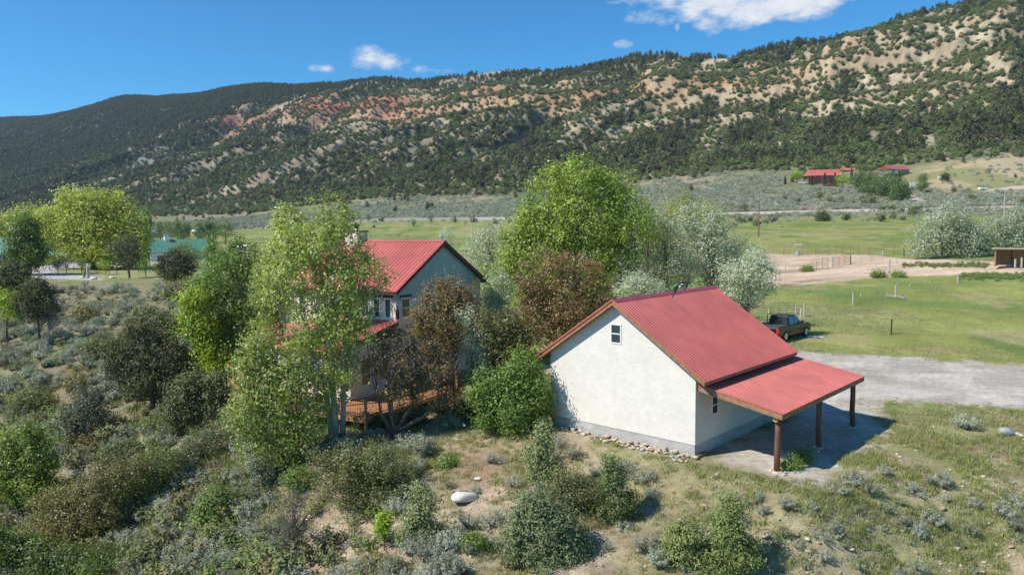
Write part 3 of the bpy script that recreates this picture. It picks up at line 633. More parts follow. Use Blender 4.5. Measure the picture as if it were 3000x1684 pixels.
def ribs(mb,p0,al,up,nrm,width,n,h=.032,rw=.055):
    """sheet with standing ribs: p0 corner, al unit vector across the ribs, up vector down-to-up along them"""
    p0=np.array(p0,float);al=np.array(al,float);up=np.array(up,float);nrm=np.array(nrm,float); sp=width/n; prof=[(0,0)]
    for i in range(n):
        c=sp*(i+.5); prof+=[(c-rw*.8,0),(c-rw*.35,h),(c+rw*.35,h),(c+rw*.8,0)]
    prof.append((width,0)); k=len(prof)
    A=np.array([p0+al*a+nrm*b for a,b in prof]); V=np.r_[A,A+up,A-nrm*.012*np.ones((k,1)) if False else (A-nrm*.02),A+up-nrm*.02]
    Q=[(i,i+1,k+i+1,k+i) for i in range(k-1)]+[(2*k+i+1,2*k+i,3*k+i,3*k+i+1) for i in range(k-1)]+[(i,2*k+i,2*k+i+1,i+1) for i in range(k-1)]
    mb.add(V,Q)
def unit(v): v=np.array(v,float); return v/np.linalg.norm(v)
def roof_panels(parent,mat,p0,p1,up,pw=.92,n=4,name='roof_panel',h=.032):
    p0=np.array(p0,float);p1=np.array(p1,float);L=np.linalg.norm(p1-p0);al=(p1-p0)/L; nr=np.cross(al,unit(up)); nr=nr if nr[2]>0 else -nr
    k=max(1,round(L/pw)); w=L/k
    for i in range(k):
        mb=MB(); ribs(mb,p0+al*w*i+nr*(.0015 if i%2 else 0),al,up,nr,w-.004,n,h); mb.obj(name,mat,parent)
def window(parent,o,ax,w,h,nout,frame=WHITE,split=True,fw=.055,trim=None):
    """o lower-left corner; ax unit along wall; nout outward normal"""
    o=np.array(o,float);ax=np.array(ax,float);no=np.array(nout,float);up=np.array([0,0,1.]); mb=MB()
    def bar(a0,a1,z0,z1,d0=-.02,d1=.035):
        P=[o+ax*a0+up*z0+no*d0,o+ax*a1+up*z0+no*d0,o+ax*a1+up*z1+no*d0,o+ax*a0+up*z1+no*d0]; mb.poly(P,dirn=no*(d1-d0))
    bar(0,fw,0,h);bar(w-fw,w,0,h);bar(fw,w-fw,h-fw,h);bar(fw,w-fw,0,fw)
    if split: bar(fw,w-fw,h/2-.025,h/2+.025)
    wo=mb.obj('window',frame,parent)
    halves=[(fw,h/2-.025),(h/2+.025,h-fw)] if split else [(fw,h-fw)]
    for z0,z1 in halves:
        m=MB(); P=[o+ax*fw+up*z0+no*.002,o+ax*(w-fw)+up*z0+no*.002,o+ax*(w-fw)+up*z1+no*.002,o+ax*fw+up*z1+no*.002]; m.poly(P,dirn=no*.008); m.obj('pane',GLASS,wo)
    return wo
# ---- the shed ---------------------------------------------------------------------------
sh=thing('storage_shed','cream stucco shed with red ribbed metal roof and open lean-to porch','shed',(SO[0],SO[1],0),YAW)
EZ=3.747;RZ=EZ+3.346;D=10.353;x0,x1,y0,y1=.674,9.326,.407,9.946
wl=EZ+(x0/5)*3.346-.17
mb=MB(); P=[(x0,y0,.60),(x1,y0,.60),(x1,y0,wl),(5,y0,RZ-.17),(x0,y0,wl)]; mb.poly(P,dirn=(0,y1-y0,0)); mb.obj('wall',STUCCO,sh)
mb=MB(); mb.box(x0+.03,x1-.03,y0+.03,y1-.03,-.7,.598); mb.obj('foundation',CONC,sh)
sl_=unit((5,0,3.346)); nl=np.array([-sl_[2],0,sl_[0]]); nr_=np.array([sl_[2],0,sl_[0]])
mb=MB(); t=.11
for sgn in(0,1):
    X=(lambda x:x) if sgn==0 else (lambda x:10-x)
    P=[(X(0.02),.02,EZ-.015),(X(5),.02,RZ-.015),(X(5),.02,RZ-.015-t),(X(0.02),.02,EZ-.015-t)]
    mb.poly(P,dirn=(0,D-.04,0))
mb.obj('roof_deck',WOOD,sh)
for yy in(-.03,D-.01):
    for sgn in(0,1):
        X=(lambda x:x) if sgn==0 else (lambda x:10-x)
        mb=MB(); mb.poly([(X(0),yy,EZ-.02),(X(5),yy,RZ-.02),(X(5),yy,RZ-.24),(X(0),yy,EZ-.24)],dirn=(0,.04,0)); mb.obj('rake_board',WOOD,sh)
for X in(0,9.96): mb=MB(); mb.box(X,X+.04,.012,D-.012,EZ-.20,EZ-.03); mb.obj('fascia',WOOD,sh)
L=math.hypot(5.06,3.386)
roof_panels(sh,ROOFRED,(-.06,-.05,EZ-.03),(-.06,D+.05,EZ-.03),(5.06,0,3.386))
roof_panels(sh,ROOFRED,(10.06,-.05,EZ-.03),(10.06,D+.05,EZ-.03),(-5.06,0,3.386))
mb=MB()
for sgn in(-1,1):
    a=np.array([5,-.07,RZ+.055]);b=np.array([5+sgn*.2,-.07,RZ+.055-.2*.669]); mb.poly([a,b,b-(0,0,.02),a-(0,0,.02)],dirn=(0,D+.14,0))
mb.obj('ridge_cap',RIDGERED,sh)
for sgn in(-1,1):      # rake trim
    mb=MB(); e=5+sgn*5.06
    mb.poly([(e,-.075,EZ-.07),(5,-.075,EZ-.07+3.386),(5,-.075,EZ+.03+3.386),(e,-.075,EZ+.03)],dirn=(0,.035,0)); mb.obj('rake_trim',ROOFRED,sh)
window(sh,(4.60,y0,4.90),(1,0,0),.64,.98,(0,-1,0))
window(sh,(x1,1.95,1.72),(0,1,0),.62,.90,(1,0,0))
# porch
pi,po,pz0,pz1=9.011,13.335,3.452,2.699; py0,py1=.588,10.94
up=np.array([pi-po-.05,0,pz0-pz1+.009]); roof_panels(sh,ROOFRED2,(po+.05,py0-.05,pz1+.01),(po+.05,py1+.05,pz1+.01),up,h=.026)
mb=MB(); mb.poly([(x1+.01,py0+.05,pz0-.12),(po-.05,py0+.05,pz1-.02),(po-.05,py0+.05,pz1-.08),(x1+.01,py0+.05,pz0-.18)],dirn=(0,py1-py0-.1,0)); mb.obj('porch_roof_deck',WOOD,sh)
mb=MB(); mb.poly([(pi,py0-.04,pz0-.03),(po,py0-.04,pz1-.03),(po,py0-.04,pz1-.25),(pi,py0-.04,pz0-.25)],dirn=(0,.05,0)); mb.obj('porch_rake_board',WOOD,sh)
mb=MB(); mb.poly([(x1+.02,py1-.01,pz0-.10),(po,py1-.01,pz1-.03),(po,py1-.01,pz1-.25),(x1+.02,py1-.01,pz0-.3)],dirn=(0,.05,0)); mb.obj('porch_rake_board',WOOD,sh)
mb=MB(); mb.box(po-.05,po,py0+.012,py1-.012,pz1-.26,pz1-.04); mb.obj('porch_fascia',WOOD,sh)
mb=MB(); mb.poly([(pi,py0-.055,pz0-.01),(po+.02,py0-.055,pz1-.01),(po+.02,py0-.055,pz1+.05),(pi,py0-.055,pz0+.05)],dirn=(0,.03,0)); mb.obj('porch_trim',ROOFRED2,sh)
mb=MB(); mb.poly([(pi+.55,py0-.046,pz0-.16),(pi+.75,py0-.046,pz0-.19),(pi+.75,py0-.046,pz0-.36),(pi+.55,py0-.046,pz0-.33)],dirn=(0,.004,0)); mb.obj('metal_strap',FLASH,sh)
for yy in(2.6,4.6,6.6,8.6): mb=MB(); mb.beam((x1+.02,yy,pz0-.27),(po-.08,yy,pz1-.17),.06,.16); mb.obj('rafter',DARKWOOD,sh)
mb=MB(); mb.tube([(12.96,py0+.14,pz1-.30),(12.96,5,pz1-.30),(12.96,py1-.1,pz1-.30)],.14,10,cap=False); lb=mb.obj('log_beam',LOGM,sh,smooth=True)
mb=MB(); 
for yy,d in((py0+.14,-.01),(py1-.1,.01)): mb.tube([(12.96,yy,pz1-.30),(12.96,yy+d,pz1-.30)],.14,10)
mb.obj('log_end',LOGEND,lb)
for i,yy in enumerate((1.0,5.73,10.42)):
    mb=MB(); mb.tube([(12.96+.02*i,yy,.06),(12.95,yy,.9),(12.97,yy,1.8),(12.96,yy,pz1-.42)],[.135,.13,.125,.125],10); mb.obj('log_post',LOGM,sh,smooth=True)
    mb=MB(); mb.tube([(12.96,yy,-.6),(12.96,yy,.02),(12.96,yy,.07)],[.30,.27,.22],9); mb.obj('footing',CONC if i else ROCKM[0],sh)
mb=MB(); mb.box(x1-.02,x1+.16,y0-.02,y0+.9,-.1,.13); mb.obj('wood_block',WOOD,sh)
# ---- the house --------------------------------------------------------------------------
SIDING=pmat('sage_siding',(.37,.46,.39),.75,var=.08,nscale=2.5,var2=.06)
HSTUC=pmat('tan_stucco',(.68,.60,.48),.92,var=.05,nscale=1.5,bump=.3,bscale=6)
DECKM=pmat('orange_deck_wood',(.42,.20,.09),.7,var=.3,nscale=5,stretch=(1,.2,1))
BLACKM=pmat('black_metal',(.02,.02,.022),.4,var=.1)
hz0=-.6; HA=math.atan2(.868,.497)
hs_=thing('main_house','two storey stucco house with red metal roof and sage gable','house',(-7.57,48.0,0),HA)
HW=11.3;HD=10.45;HE=6.6;HR=9.77
mb=MB(); mb.poly([(.45,.35,-1.5),(10.85,.35,-1.5),(10.85,.35,5.95),(.45,.35,5.95)],dirn=(0,9.7,0)); mb.obj('wall',HSTUC,hs_)
q=3.17/5.65
mb=MB(); mb.poly([(.45,.33,5.95),(10.85,.33,5.95),(10.85,.33,HE+.45*q-.16),(5.65,.33,HR-.16),(.45,.33,HE+.45*q-.16)],dirn=(0,9.74,0)); gb=mb.obj('gable',SIDING,hs_)
mb=MB()
for i in range(35):
    x=.6+i*.3; zt=HE+min(x,11.3-x)*q-.2; mb.box(x-.018,x+.018,.320,.331,5.97,zt)
mb.box(.44,10.86,.30,.334,5.92,5.985); o=mb.obj('batten',SIDING,gb); tag(o,kind='stuff')
mb=MB()
for sgn in(0,1):
    X=(lambda x:x) if sgn==0 else (lambda x:HW-x)
    mb.poly([(X(.02),.02,HE-.02),(X(5.65),.02,HR-.02),(X(5.65),.02,HR-.14),(X(.02),.02,HE-.14)],dirn=(0,HD-.04,0))
mb.obj('roof_deck',DARKWOOD,hs_)
for yy in(-.03,HD-.01):
    for sgn in(0,1):
        X=(lambda x:x) if sgn==0 else (lambda x:HW-x)
        mb=MB(); mb.poly([(X(0),yy,HE-.0),(X(5.65),yy,HR-.0),(X(5.65),yy,HR-.30),(X(0),yy,HE-.30)],dirn=(0,.04,0)); mb.obj('rake_board',DARKWOOD,hs_)
for X in(0,HW-.04): mb=MB(); mb.box(X,X+.04,.012,HD-.012,HE-.24,HE-.03); mb.obj('fascia',DARKWOOD,hs_)
roof_panels(hs_,ROOFRED2,(-.06,-.05,HE-.03),(-.06,HD+.05,HE-.03),(5.71,0,3.2),pw=.95,n=3)
roof_panels(hs_,ROOFRED2,(HW+.06,-.05,HE-.03),(HW+.06,HD+.05,HE-.03),(-5.71,0,3.2),pw=.95,n=3)
mb=MB()
for sgn in(-1,1):
    a=np.array([5.65,-.07,HR+.05]);b=np.array([5.65+sgn*.2,-.07,HR+.05-.2*q]); mb.poly([a,b,b-(0,0,.02),a-(0,0,.02)],dirn=(0,HD+.14,0))
mb.obj('ridge_cap',ROOFRED,hs_)
for yy in(.72,1.68,2.64,5.4,6.4,8.6):
    window(hs_,(.45,yy+.62,4.72),(0,-1,0),.62,1.36,(-1,0,0),split=False,fw=.09)
    mb=MB(); mb.box(.40,.449,yy-.1,yy+.72,6.10,6.28); mb.obj('lintel',DARKWOOD,hs_)
for xx in(.95,7.6): 
    window(hs_,(xx,.35,4.72),(1,0,0),.95,1.36,(0,-1,0),fw=.07); mb=MB(); mb.box(xx-.15,xx+1.1,.30,.349,6.10,6.26) if False else mb.box(xx-.15,xx+1.1,.27,.329,6.08,6.24); mb.obj('lintel',DARKWOOD,hs_)
mb=MB(); mb.tube([(.36,.20,4.75),(.36,.20,5.2),(.36,.20,5.55)],[.10,.13,.03],8); mb.obj('wall_lamp',BLACKM,hs_)
mb=MB(); mb.box(5.0,6.2,7.6,8.75,8.9,10.42); ch=mb.obj('chimney',HSTUC,hs_)
mb=MB(); mb.box(4.93,6.27,7.53,8.82,10.42,10.54); mb.obj('chimney_trim',pmat('dark_green_metal',(.05,.11,.08),.5),ch)
mb=MB(); mb.tube([(5.6,8.2,10.5),(5.6,8.2,10.9)],.16,10); mb.tube([(5.6,8.2,10.9),(5.6,8.2,11.0)],.30,10); mb.obj('chimney_cap',BLACKM,ch)
GALV=pmat('galvanised_metal',(.50,.53,.56),.4,metal=.6,var=.15)
mb=MB(); mb.tube([(5.9,.45,9.4),(5.9,.45,9.98)],.09,8); mb.tube([(5.9,.45,9.98),(5.9,.45,10.14)],.16,10); mb.obj('roof_vent',GALV,hs_)
# lower storey
mb=MB(); mb.box(-4.15,.449,.35,6.2,-1.5,3.5); mb.obj('lower_wall',HSTUC,hs_)
lz=lambda x:3.42+(x+5.9)*.186
roof_panels(hs_,ROOFRED2,(-5.95,.1,lz(-5.95)),(-5.95,4.6,lz(-5.95)),(6.35,0,6.35*.186),n=4)
mb=MB(); mb.add([(.4,4.604,lz(.4)),(-5.95,4.604,lz(-5.95)),(-1.2,11.9,3.42),(.4,11.6,3.75),
 (.4,4.604,lz(.4)-.06),(-5.95,4.604,lz(-5.95)-.06),(-1.2,11.9,3.36),(.4,11.6,3.69)],[(0,3,7,4),(1,5,6,2),(2,6,7,3),(0,4,5,1)],[(0,1,2),(0,2,3),(4,6,5),(4,7,6)]); mb.obj('hip_panel',ROOFRED2,hs_)
mb=MB(); mb.beam((-5.85,.14,3.30),(-5.85,4.6,3.30),.1,.22); mb.beam((-5.85,4.6,3.30),(-1.2,11.8,3.28),.1,.22); mb.beam((-5.85,.16,3.3),(.4,.16,4.45),.08,.2); mb.obj('porch_beam',DARKWOOD,hs_)
for (x,y) in((-5.8,.3),(-5.8,4.5),(-1.3,11.6)):
    mb=MB(); mb.box(x-.09,x+.09,y-.09,y+.09,.2,3.22); mb.obj('porch_post',WHITE,hs_)
for yy in(1.2,3.2,4.9): window(hs_,(-4.15,yy+.9,1.0),(0,-1,0),.9,1.5,(-1,0,0),split=False,fw=.08)
for xx in(-3.2,-1.2): window(hs_,(xx,.35,.9),(1,0,0),.9,1.5,(0,-1,0),fw=.07)
for xx in(2.2,5.2,8.4): window(hs_,(xx,.35,1.1),(1,0,0),1.1,1.3,(0,-1,0),fw=.07)
for yy in(7.2,9.0): window(hs_,(.45,yy+.9,1.0),(0,-1,0),.9,1.5,(-1,0,0),fw=.08)
dk=thing('wooden_deck','orange wooden deck with dark rails wrapping the house','deck',(-7.57,48.0,0),HA)
DP=[(-7,-3.0),(2.0,-3.6),(2,.34),(-4.16,.34),(-4.16,6.2),(-.6,11.9),(-2.9,12.9),(-7,5.6)]
# boards laid across
nb=0
for i in range(24):
    ya=-3.3+i*.155
    xa=-7; xb=2.0
    mb=MB(); mb.box(xa,xb,ya,ya+.145,.16,.20)
    if ya+.145<.34: mb.obj('deck_board',DECKM,dk)
for i in range(18):
    xa=-7+i*.158; mb=MB(); mb.box(xa,xa+.148,.35,5.6+max(0,0),.16,.20); mb.obj('deck_board',DECKM,dk)
mb=MB(); mb.add([(-7,5.61,.2),(-4.16,5.61,.2),(-.6,11.9,.2),(-2.9,12.9,.2),(-7,5.61,.16),(-4.16,5.61,.16),(-.6,11.9,.16),(-2.9,12.9,.16)],[(0,1,2,3),(7,6,5,4),(0,3,7,4),(1,5,6,2),(2,6,7,3)]); mb.obj('deck_platform',DECKM,dk)
edge=[(2.0,-3.32),(-7.02,-3.32),(-7.02,5.6),(-2.9,12.9)]
for a,b_ in zip(edge[:-1],edge[1:]):
    a=np.array([*a,0.]);b_=np.array([*b_,0.]);L=np.linalg.norm(b_-a);d=(b_-a)/L; m=max(1,round(L/2.2))
    mb=MB(); mb.beam(a+[0,0,.06],b_+[0,0,.06],.06,.22); mb.obj('rim_joist',DECKM,dk)
    mb=MB(); mb.beam(a+[0,0,1.18],b_+[0,0,1.18],.12,.05); mb.obj('top_rail',DECKM if a[1]>0 else DARKWOOD,dk)
    mb=MB(); mb.beam(a+[0,0,.32],b_+[0,0,.32],.05,.04)
    kk=int(L/.13)
    for j in range(kk): p=a+d*(j+.5)*L/kk; mb.tube([p+[0,0,.32],p+[0,0,1.16]],.009,3,cap=False)
    tag(mb.obj('baluster',BLACKM,dk),kind='stuff')
    for j in range(m+(1 if b_[1]>12 else 0)): p=a+d*L*j/m; mb=MB(); mb.box(p[0]-.06,p[0]+.06,p[1]-.06,p[1]+.06,-2.6,1.30); mb.obj('deck_post',DECKM,dk)
# ================================================================ VEHICLES
PAINTB,_t,_b=newmat('black_paint'); _b.inputs['Base Color'].default_value=(.008,.009,.012,1); _b.inputs['Roughness'].default_value=.3; _b.inputs['Specular IOR Level'].default_value=.3; _b.inputs['Coat Weight'].default_value=.45; _b.inputs['Coat Roughness'].default_value=.05
def paint(n,c): 
    m,_t,b=newmat(n); b.inputs['Base Color'].default_value=(*c,1); b.inputs['Roughness'].default_value=.3; b.inputs['Coat Weight'].default_value=.8; return m
TYRE=pmat('tyre',(.03,.03,.03),.85); RIM=pmat('alloy_rim',(.55,.56,.58),.35,metal=.8); REDL=paint('tail_light_red',(.55,.01,.02)); CHROME=pmat('chrome',(.6,.6,.6),.2,metal=1,var=.05)
GREYCOV=pmat('bed_cover',(.07,.07,.075),.55,var=.15,nscale=3)
def pickup(name,label,loc,rz,mat,near=False,group=None):
    """crew cab pickup, x forward, origin on the ground under its middle"""
    r=thing(name,label,'pickup truck',loc,rz,group)
    W=1.0
    def prof(P,y0,y1,nm,m,par=r,inset=0):
        mb=MB(); mb2=[(x,y0,z) for x,z in P]; n=len(P)
        A=np.array([(x,y0,z) for x,z in P]);B=np.array([(x,y1,z) for x,z in P]); c=np.array([[np.mean(A[:,0]),y0,np.mean(A[:,2])]]);c2=c.copy();c2[0,1]=y1
        V=np.r_[A,B,c,c2]; Q=[(i,(i+1)%n,(i+1)%n+n,i+n) for i in range(n)]; T=[(2*n,(i+1)%n,i) for i in range(n)]+[(2*n+1,i+n,(i+1)%n+n) for i in range(n)]
        mb.add(V,Q,T); return mb.obj(nm,m,par)
    def arch(cx,r_=.47,z0=.42,k=7): return [(cx+r_*math.cos(a),z0+r_*math.sin(a)*.98+.0) for a in np.linspace(0,math.pi,k)]
    # lower body outline with wheel arches (front is +x)
    P=[(-2.92,.55),(-2.95,1.12),(-2.90,1.20),(1.05,1.20),(1.35,1.19),(2.55,1.13),(2.83,1.02),(2.90,.75),(2.86,.5)]+[(x,z) for x,z in arch(1.98)]+[(1.2,.42),(-1.2,.42)]+[(x,z) for x,z in arch(-1.72)]+[(-2.3,.5)]
    # sides as two skins plus top; build shell by profile halves
    bd=prof(P,-W,W,'body',mat)
    bv=bd.modifiers.new('bevel','BEVEL'); bv.width=.05; bv.segments=2; bv.limit_method='ANGLE'; bv.angle_limit=rad(50)
    # cab with tapering greenhouse
    def gh(z0,z1,xr0,xf0,xr1,xf1,w0,w1,nm,m,par):
        V=[(xr0,-w0,z0),(xf0,-w0,z0),(xf0,w0,z0),(xr0,w0,z0),(xr1,-w1,z1),(xf1,-w1,z1),(xf1,w1,z1),(xr1,w1,z1)]
        mb=MB(); mb.add(V,[(0,3,2,1),(4,5,6,7),(0,1,5,4),(1,2,6,5),(2,3,7,6),(3,0,4,7)]); return mb.obj(nm,m,par)
    cab=gh(1.18,1.93,-1.02,1.32,-.90,.52,.93,.74,'cab',mat,r); bv=cab.modifiers.new('bevel','BEVEL'); bv.width=.06; bv.segments=2
    # windows proud of the cab by a few mm
    def quad(P,nm,m,par): mb=MB(); P=np.array(P,float); n_=np.cross(P[1]-P[0],P[2]-P[0]); n_/=np.linalg.norm(n_); mb.poly(P,dirn=n_*.012); return mb.obj(nm,m,par)
    def side(y,sg):
        f=lambda x,t:(x,sg*(.93-.19*t+.004),1.18+.75*t)
        for nm,a0,a1,b0,b1 in(('side_window',-.88,-.02,-.80,-.02),('side_window',.08,1.02,.08,.46)):
            P=[f(a0,.10),f(a1,.10),f(b1,.86),f(b0,.86)]; P=P if sg<0 else P[::-1]; quad(P,nm,GLASS,cab)
    side(0,-1);side(0,1)
    quad([(-1.012,.80,1.27),(-1.012,-.80,1.27),(-.925,-.68,1.82),(-.925,.68,1.82)],'rear_window',GLASS,cab)
    quad([(1.20,-.80,1.28),(1.20,.80,1.28),(.60,.68,1.88),(.60,-.68,1.88)],'windscreen',GLASS,cab)
    mb=MB(); mb.box(-2.86,-1.06,-.86,.86,1.202,1.235); mb.obj('bed_cover',GREYCOV if near else mat,r)
    for sg in(-1,1):
        for x in(1.98,-1.72):
            mb=MB(); mb.tube([(x,sg*.80,.41),(x,sg*1.03,.41)],.41,18); w=mb.obj('wheel',TYRE,r); mb=MB(); mb.tube([(x,sg*.98,.41),(x,sg*1.042,.41)],.27,14); mb.obj('rim',RIM,w)
        mb=MB(); mb.box(-2.985,-2.90,sg*.90-.09,sg*.90+.09,.72,1.10); mb.obj('tail_light',REDL,r)
        mb=MB(); mb.box(2.80,2.915,sg*.78-.15,sg*.78+.15,.80,.98); mb.obj('headlight',WHITE,r)
        mb=MB(); mb.box(.98,1.16,min(sg*.98,sg*1.25),max(sg*.98,sg*1.25),1.22,1.46); mb.obj('mirror',mat if not near else CHROME,r)
    mb=MB(); mb.box(-3.06,-2.90,-.93,.93,.48,.66); mb.obj('rear_bumper',CHROME,r)
    mb=MB(); mb.box(2.84,3.0,-.96,.96,.42,.62); mb.obj('front_bumper',CHROME,r)
    if near:
        mb=MB(); mb.tube([(-1.12,.92,1.2),(-1.12,.90,2.02),(-1.10,.55,2.05)],.035,6); mb.obj('roof_rack',BLACKM,r)
        mb=MB(); mb.box(-.93,-.905,-.12,.12,1.86,1.90); mb.obj('brake_light',WHITE,r)
        mb=MB(); mb.box(-.2,.35,-1.003,-1.0-.008,.84,.93); mb.obj('door_logo',GREYCOV,r)
        for x in(-.05,.55): mb=MB(); mb.box(x-.16,x,-1.03,-1.0,1.04,1.075); mb.obj('door_handle',CHROME,r)
    return r
fx,fy,fz=at(2353,984); a=rad(90-46); cx_=fx-(1.98*math.cos(a)-(-.9)*math.sin(a)); cy_=fy-(1.98*math.sin(a)+(-.9)*math.cos(a))
pickup('pickup_truck','black crew cab pickup parked on the grass behind the shed',(cx_,cy_,zat(cx_,cy_)+.0),a,PAINTB,near=True).scale=(1.08,1.08,1.10)
# ================================================================ FIELD THINGS
POSTW=pmat('weathered_post',(.40,.36,.30),.9,var=.25,nscale=7); RUST=pmat('rusty_steel',(.22,.10,.06),.8,var=.3,nscale=9); GREENST=pmat('green_gate_paint',(.05,.20,.11),.5)
STEEL=pmat('grey_steel',(.32,.33,.33),.5,metal=.5,var=.2); WIRE=pmat('wire',(.30,.30,.30),.6); TPOST=pmat('green_steel_post',(.13,.19,.16),.6)
def post(px,py,ptop,label,r=.07,mat=None,lean=0,group='wooden posts standing in the pasture',name='fence_post',ymin=40,ymax=400,k=7):
    x,y,z=at(px,py,ymin,ymax); h=abs(py-ptop)/FPX*y
    mb=MB(); mb.tube([(0,0,-.3),(lean*.5,0,h*.5),(lean,0,h)],[r*1.05,r,r*.95],k); o=mb.obj(name,mat or POSTW,None); o.location=(x,y,z); tag(o,label,'post',group); return x,y,z,h
# big timber posts
pts=[(2253,921,903,'grey wooden post at the left end of the green gate',.10),(2332,921,892,'grey wooden post at the right end of the green gate',.10),
 (2356,927,887,'taller grey post with rusty cap right of the green gate',.11),(2499,893,857,'weathered wooden post beyond the gate in the pasture',.11),
 (2624,871,833,'weathered post behind the wheeled sprinkler frame',.11),(2806,830,801,'pale wooden post at the far edge of the near pasture',.10),
 (2611,980,934,'dark fence post in the wire fence at the near pasture edge',.07)]
PW={}
for px,py,pt,lb,r in pts: PW[px]=post(px,py,pt,lb,r,mat=DARKWOOD if px==2611 else POSTW)
for px,py,pt,lb in((2343,932,901,'thin white stake leaning between the two gate posts'),(2435,905,873,'thin green steel post with white tip nearest the gate'),(2567,881,848,'thin green steel post with white tip left of the sprinkler frame'),(2585,874,855,'short thin stake beside the sprinkler frame'),
   (2783,828,812,'thin steel post near the dirt edge'),(2731,829,820,'small white tipped stake in the long grass'),(2664,840,834,'short white stub in the long grass'),(2521,868,862,'short white stub beside the wooden post'),(2467,712,690,'small white stake in the far green pasture') if False else (2354,685,679,'small white post in the far green pasture')):
    post(px,py,pt,lb,.03,mat=WHITE if 'white stake' in lb or 'white stub' in lb or 'white post' in lb else TPOST,lean=.12 if 'leaning' in lb else 0,group=None,name='stake')
# green gate
a_=np.array(PW[2253][:3]);b_=np.array(PW[2332][:3]); g=thing('field_gate','green tubular steel gate behind the black pickup','gate',tuple(a_)); d=b_-a_
mb=MB()
for z in(1.25,.98,.72,.46,.2): mb=MB(); mb.tube([d*.03+[0,0,z-.25*0],d*.97+[0,0,z]],.022,5); mb.obj('rail',GREENST,g)
for f in(.03,.36,.66,.97): mb=MB(); mb.tube([d*f+[0,0,.2],d*f+[0,0,1.25]],.02,5); mb.obj('upright',GREENST,g)
# wire fence from the gate post to the right
def wires(pts3,heights,label,name='wire_fence',r=.005,sag=.03):
    o=pts3[0]; w=thing(name,label,'fence',tuple(o))
    for h in heights:
        mb=MB()
        for p,q in zip(pts3[:-1],pts3[1:]):
            p=np.array(p)-o;q=np.array(q)-o; m=(p+q)/2-[0,0,sag]; mb.tube([p+[0,0,h],m+[0,0,h],q+[0,0,h]],r,3,cap=False)
        mb.obj('wire',WIRE,w)
    return w
P1=np.array(PW[2356][:3]);P2=np.array(PW[2611][:3]); P3=np.array(at(3120,1010,40,200)); wires([P1,P2,P3],(.35,.65,.95,1.2),'thin wire fence running right from the gate across the pasture')
x,y,z=at(2990,1002,40,200)
# white pole lying by the truck
p=np.array(at(2366,987));q_=np.array(at(2412,990)); mb=MB(); mb.tube([(0,0,.07),q_-p+[0,0,.07]],.05,6); o=mb.obj('white_pole',WHITE); o.location=p; tag(o,'white pole lying on the grass ahead of the pickup','pole')
# sprinkler frame
x,y,z=at(2598,873,40,200);x2,y2,z2=at(2650,879,40,200); sp=thing('sprinkler_mover','galvanised pipe on two small wheels in the pasture','irrigation frame',(x,y,z)); d=np.array([x2-x,y2-y,z2-z])
mb=MB(); mb.tube([(0,0,.35),d+[0,0,.35]],.06,8); mb.obj('pipe',GALV,sp)
for e in(np.zeros(3),d):
    for kx in(-.06,.06):
        pass
    mb=MB(); c=[e+[.0+.36*math.cos(t)*.35,.36*math.cos(t),.38+.36*math.sin(t)] for t in np.linspace(0,2*math.pi,15)]; mb.tube(c,.025,4,cap=False); w=mb.obj('wheel',STEEL,sp)
    mb=MB()
    for t in np.linspace(0,math.pi,4)[:3]: v=np.array([.126*math.cos(t),.36*math.cos(t),.36*math.sin(t)]); mb.tube([e+[0,0,.38]-v,e+[0,0,.38]+v],.012,3,cap=False)
    mb.obj('spoke',STEEL,w)
mb=MB(); mb.tube([d*.25+[0,0,.4],d*.25+[0,0,1.25]],.02,4); mb.obj('riser',STEEL,sp)
# corral panels and fences
def panel(p,q,label,h=1.6,n=6,mat=RUST,up=4,r=.03,name='corral_panel',group=None):
    g=thing(name,label,'livestock panel',tuple(p),0,group); d=np.array(q)-np.array(p)
    for i in range(n): z=.25+(h-.25)*i/(n-1); mb=MB(); mb.tube([[0,0,z],d+[0,0,z]],r*.8,4,cap=False); mb.obj('rail',mat,g)
    for f in np.linspace(0,1,up): mb=MB(); mb.tube([d*f+[0,0,-.1],d*f+[0,0,h]],r,4); mb.obj('upright',mat,g)
    return g
def zc(x,y): return 2240+x*.29503,680+y*.29503
panel(at(*zc(460,385)),at(*zc(630,362)),'brown steel livestock panel left of the tall corral post',1.75,6)
panel(at(*zc(678,352)),at(*zc(850,318)),'brown steel gate panel right of the tall corral post',1.75,7)
post(*zc(672,352),zc(0,238)[1],'tall pale post between the two corral panels',.10,ymax=200); post(*zc(1237,416),zc(0,268)[1],'tall thick pale post standing alone in the bare corral',.13,ymax=200)
post(*zc(1173,248),zc(0,180)[1],'pale post at the back fence beside the dry bush',.09,ymax=200); post(*zc(1383,236),zc(0,176)[1],'dark end post of the rusty back fence',.10,mat=DARKWOOD,ymax=200)
post(*zc(853,315),zc(0,235)[1],'dark brace post at the right end of the corral gate',.09,mat=DARKWOOD,ymax=200); post(*zc(1315,320),zc(0,255)[1],'slim grey post in front of the pale corral strip',.06,ymax=200)
post(*zc(958,318),zc(0,252)[1],'slim grey post in the middle corral wire fence',.05,ymax=200); post(*zc(1065,282),zc(0,215)[1],'blue grey steel post behind the middle corral fence',.05,mat=STEEL,ymax=200)
post(*zc(350,392),zc(0,322)[1],'thin dark post of the wire run left of the corral panels',.04,mat=STEEL,ymax=200); post(*zc(205,405),zc(0,335)[1],'thin post at the left end of the corral wire run',.035,mat=STEEL,ymax=200)
bx=[190,372,508,636,706,772,853,932,1034,1173,1285,1383]; bp_=[np.array(at(*zc(xx,232 if xx>180 else 240),60,250)) for xx in bx]
g=thing('rusty_fence','rusty pipe fence along the back of the corral','fence',tuple(bp_[0]))
for p in bp_: mb=MB(); dd=p-bp_[0]; mb.tube([dd+[0,0,-.2],dd+[0,0,2.0]],.05,4); mb.obj('post',RUST,g)
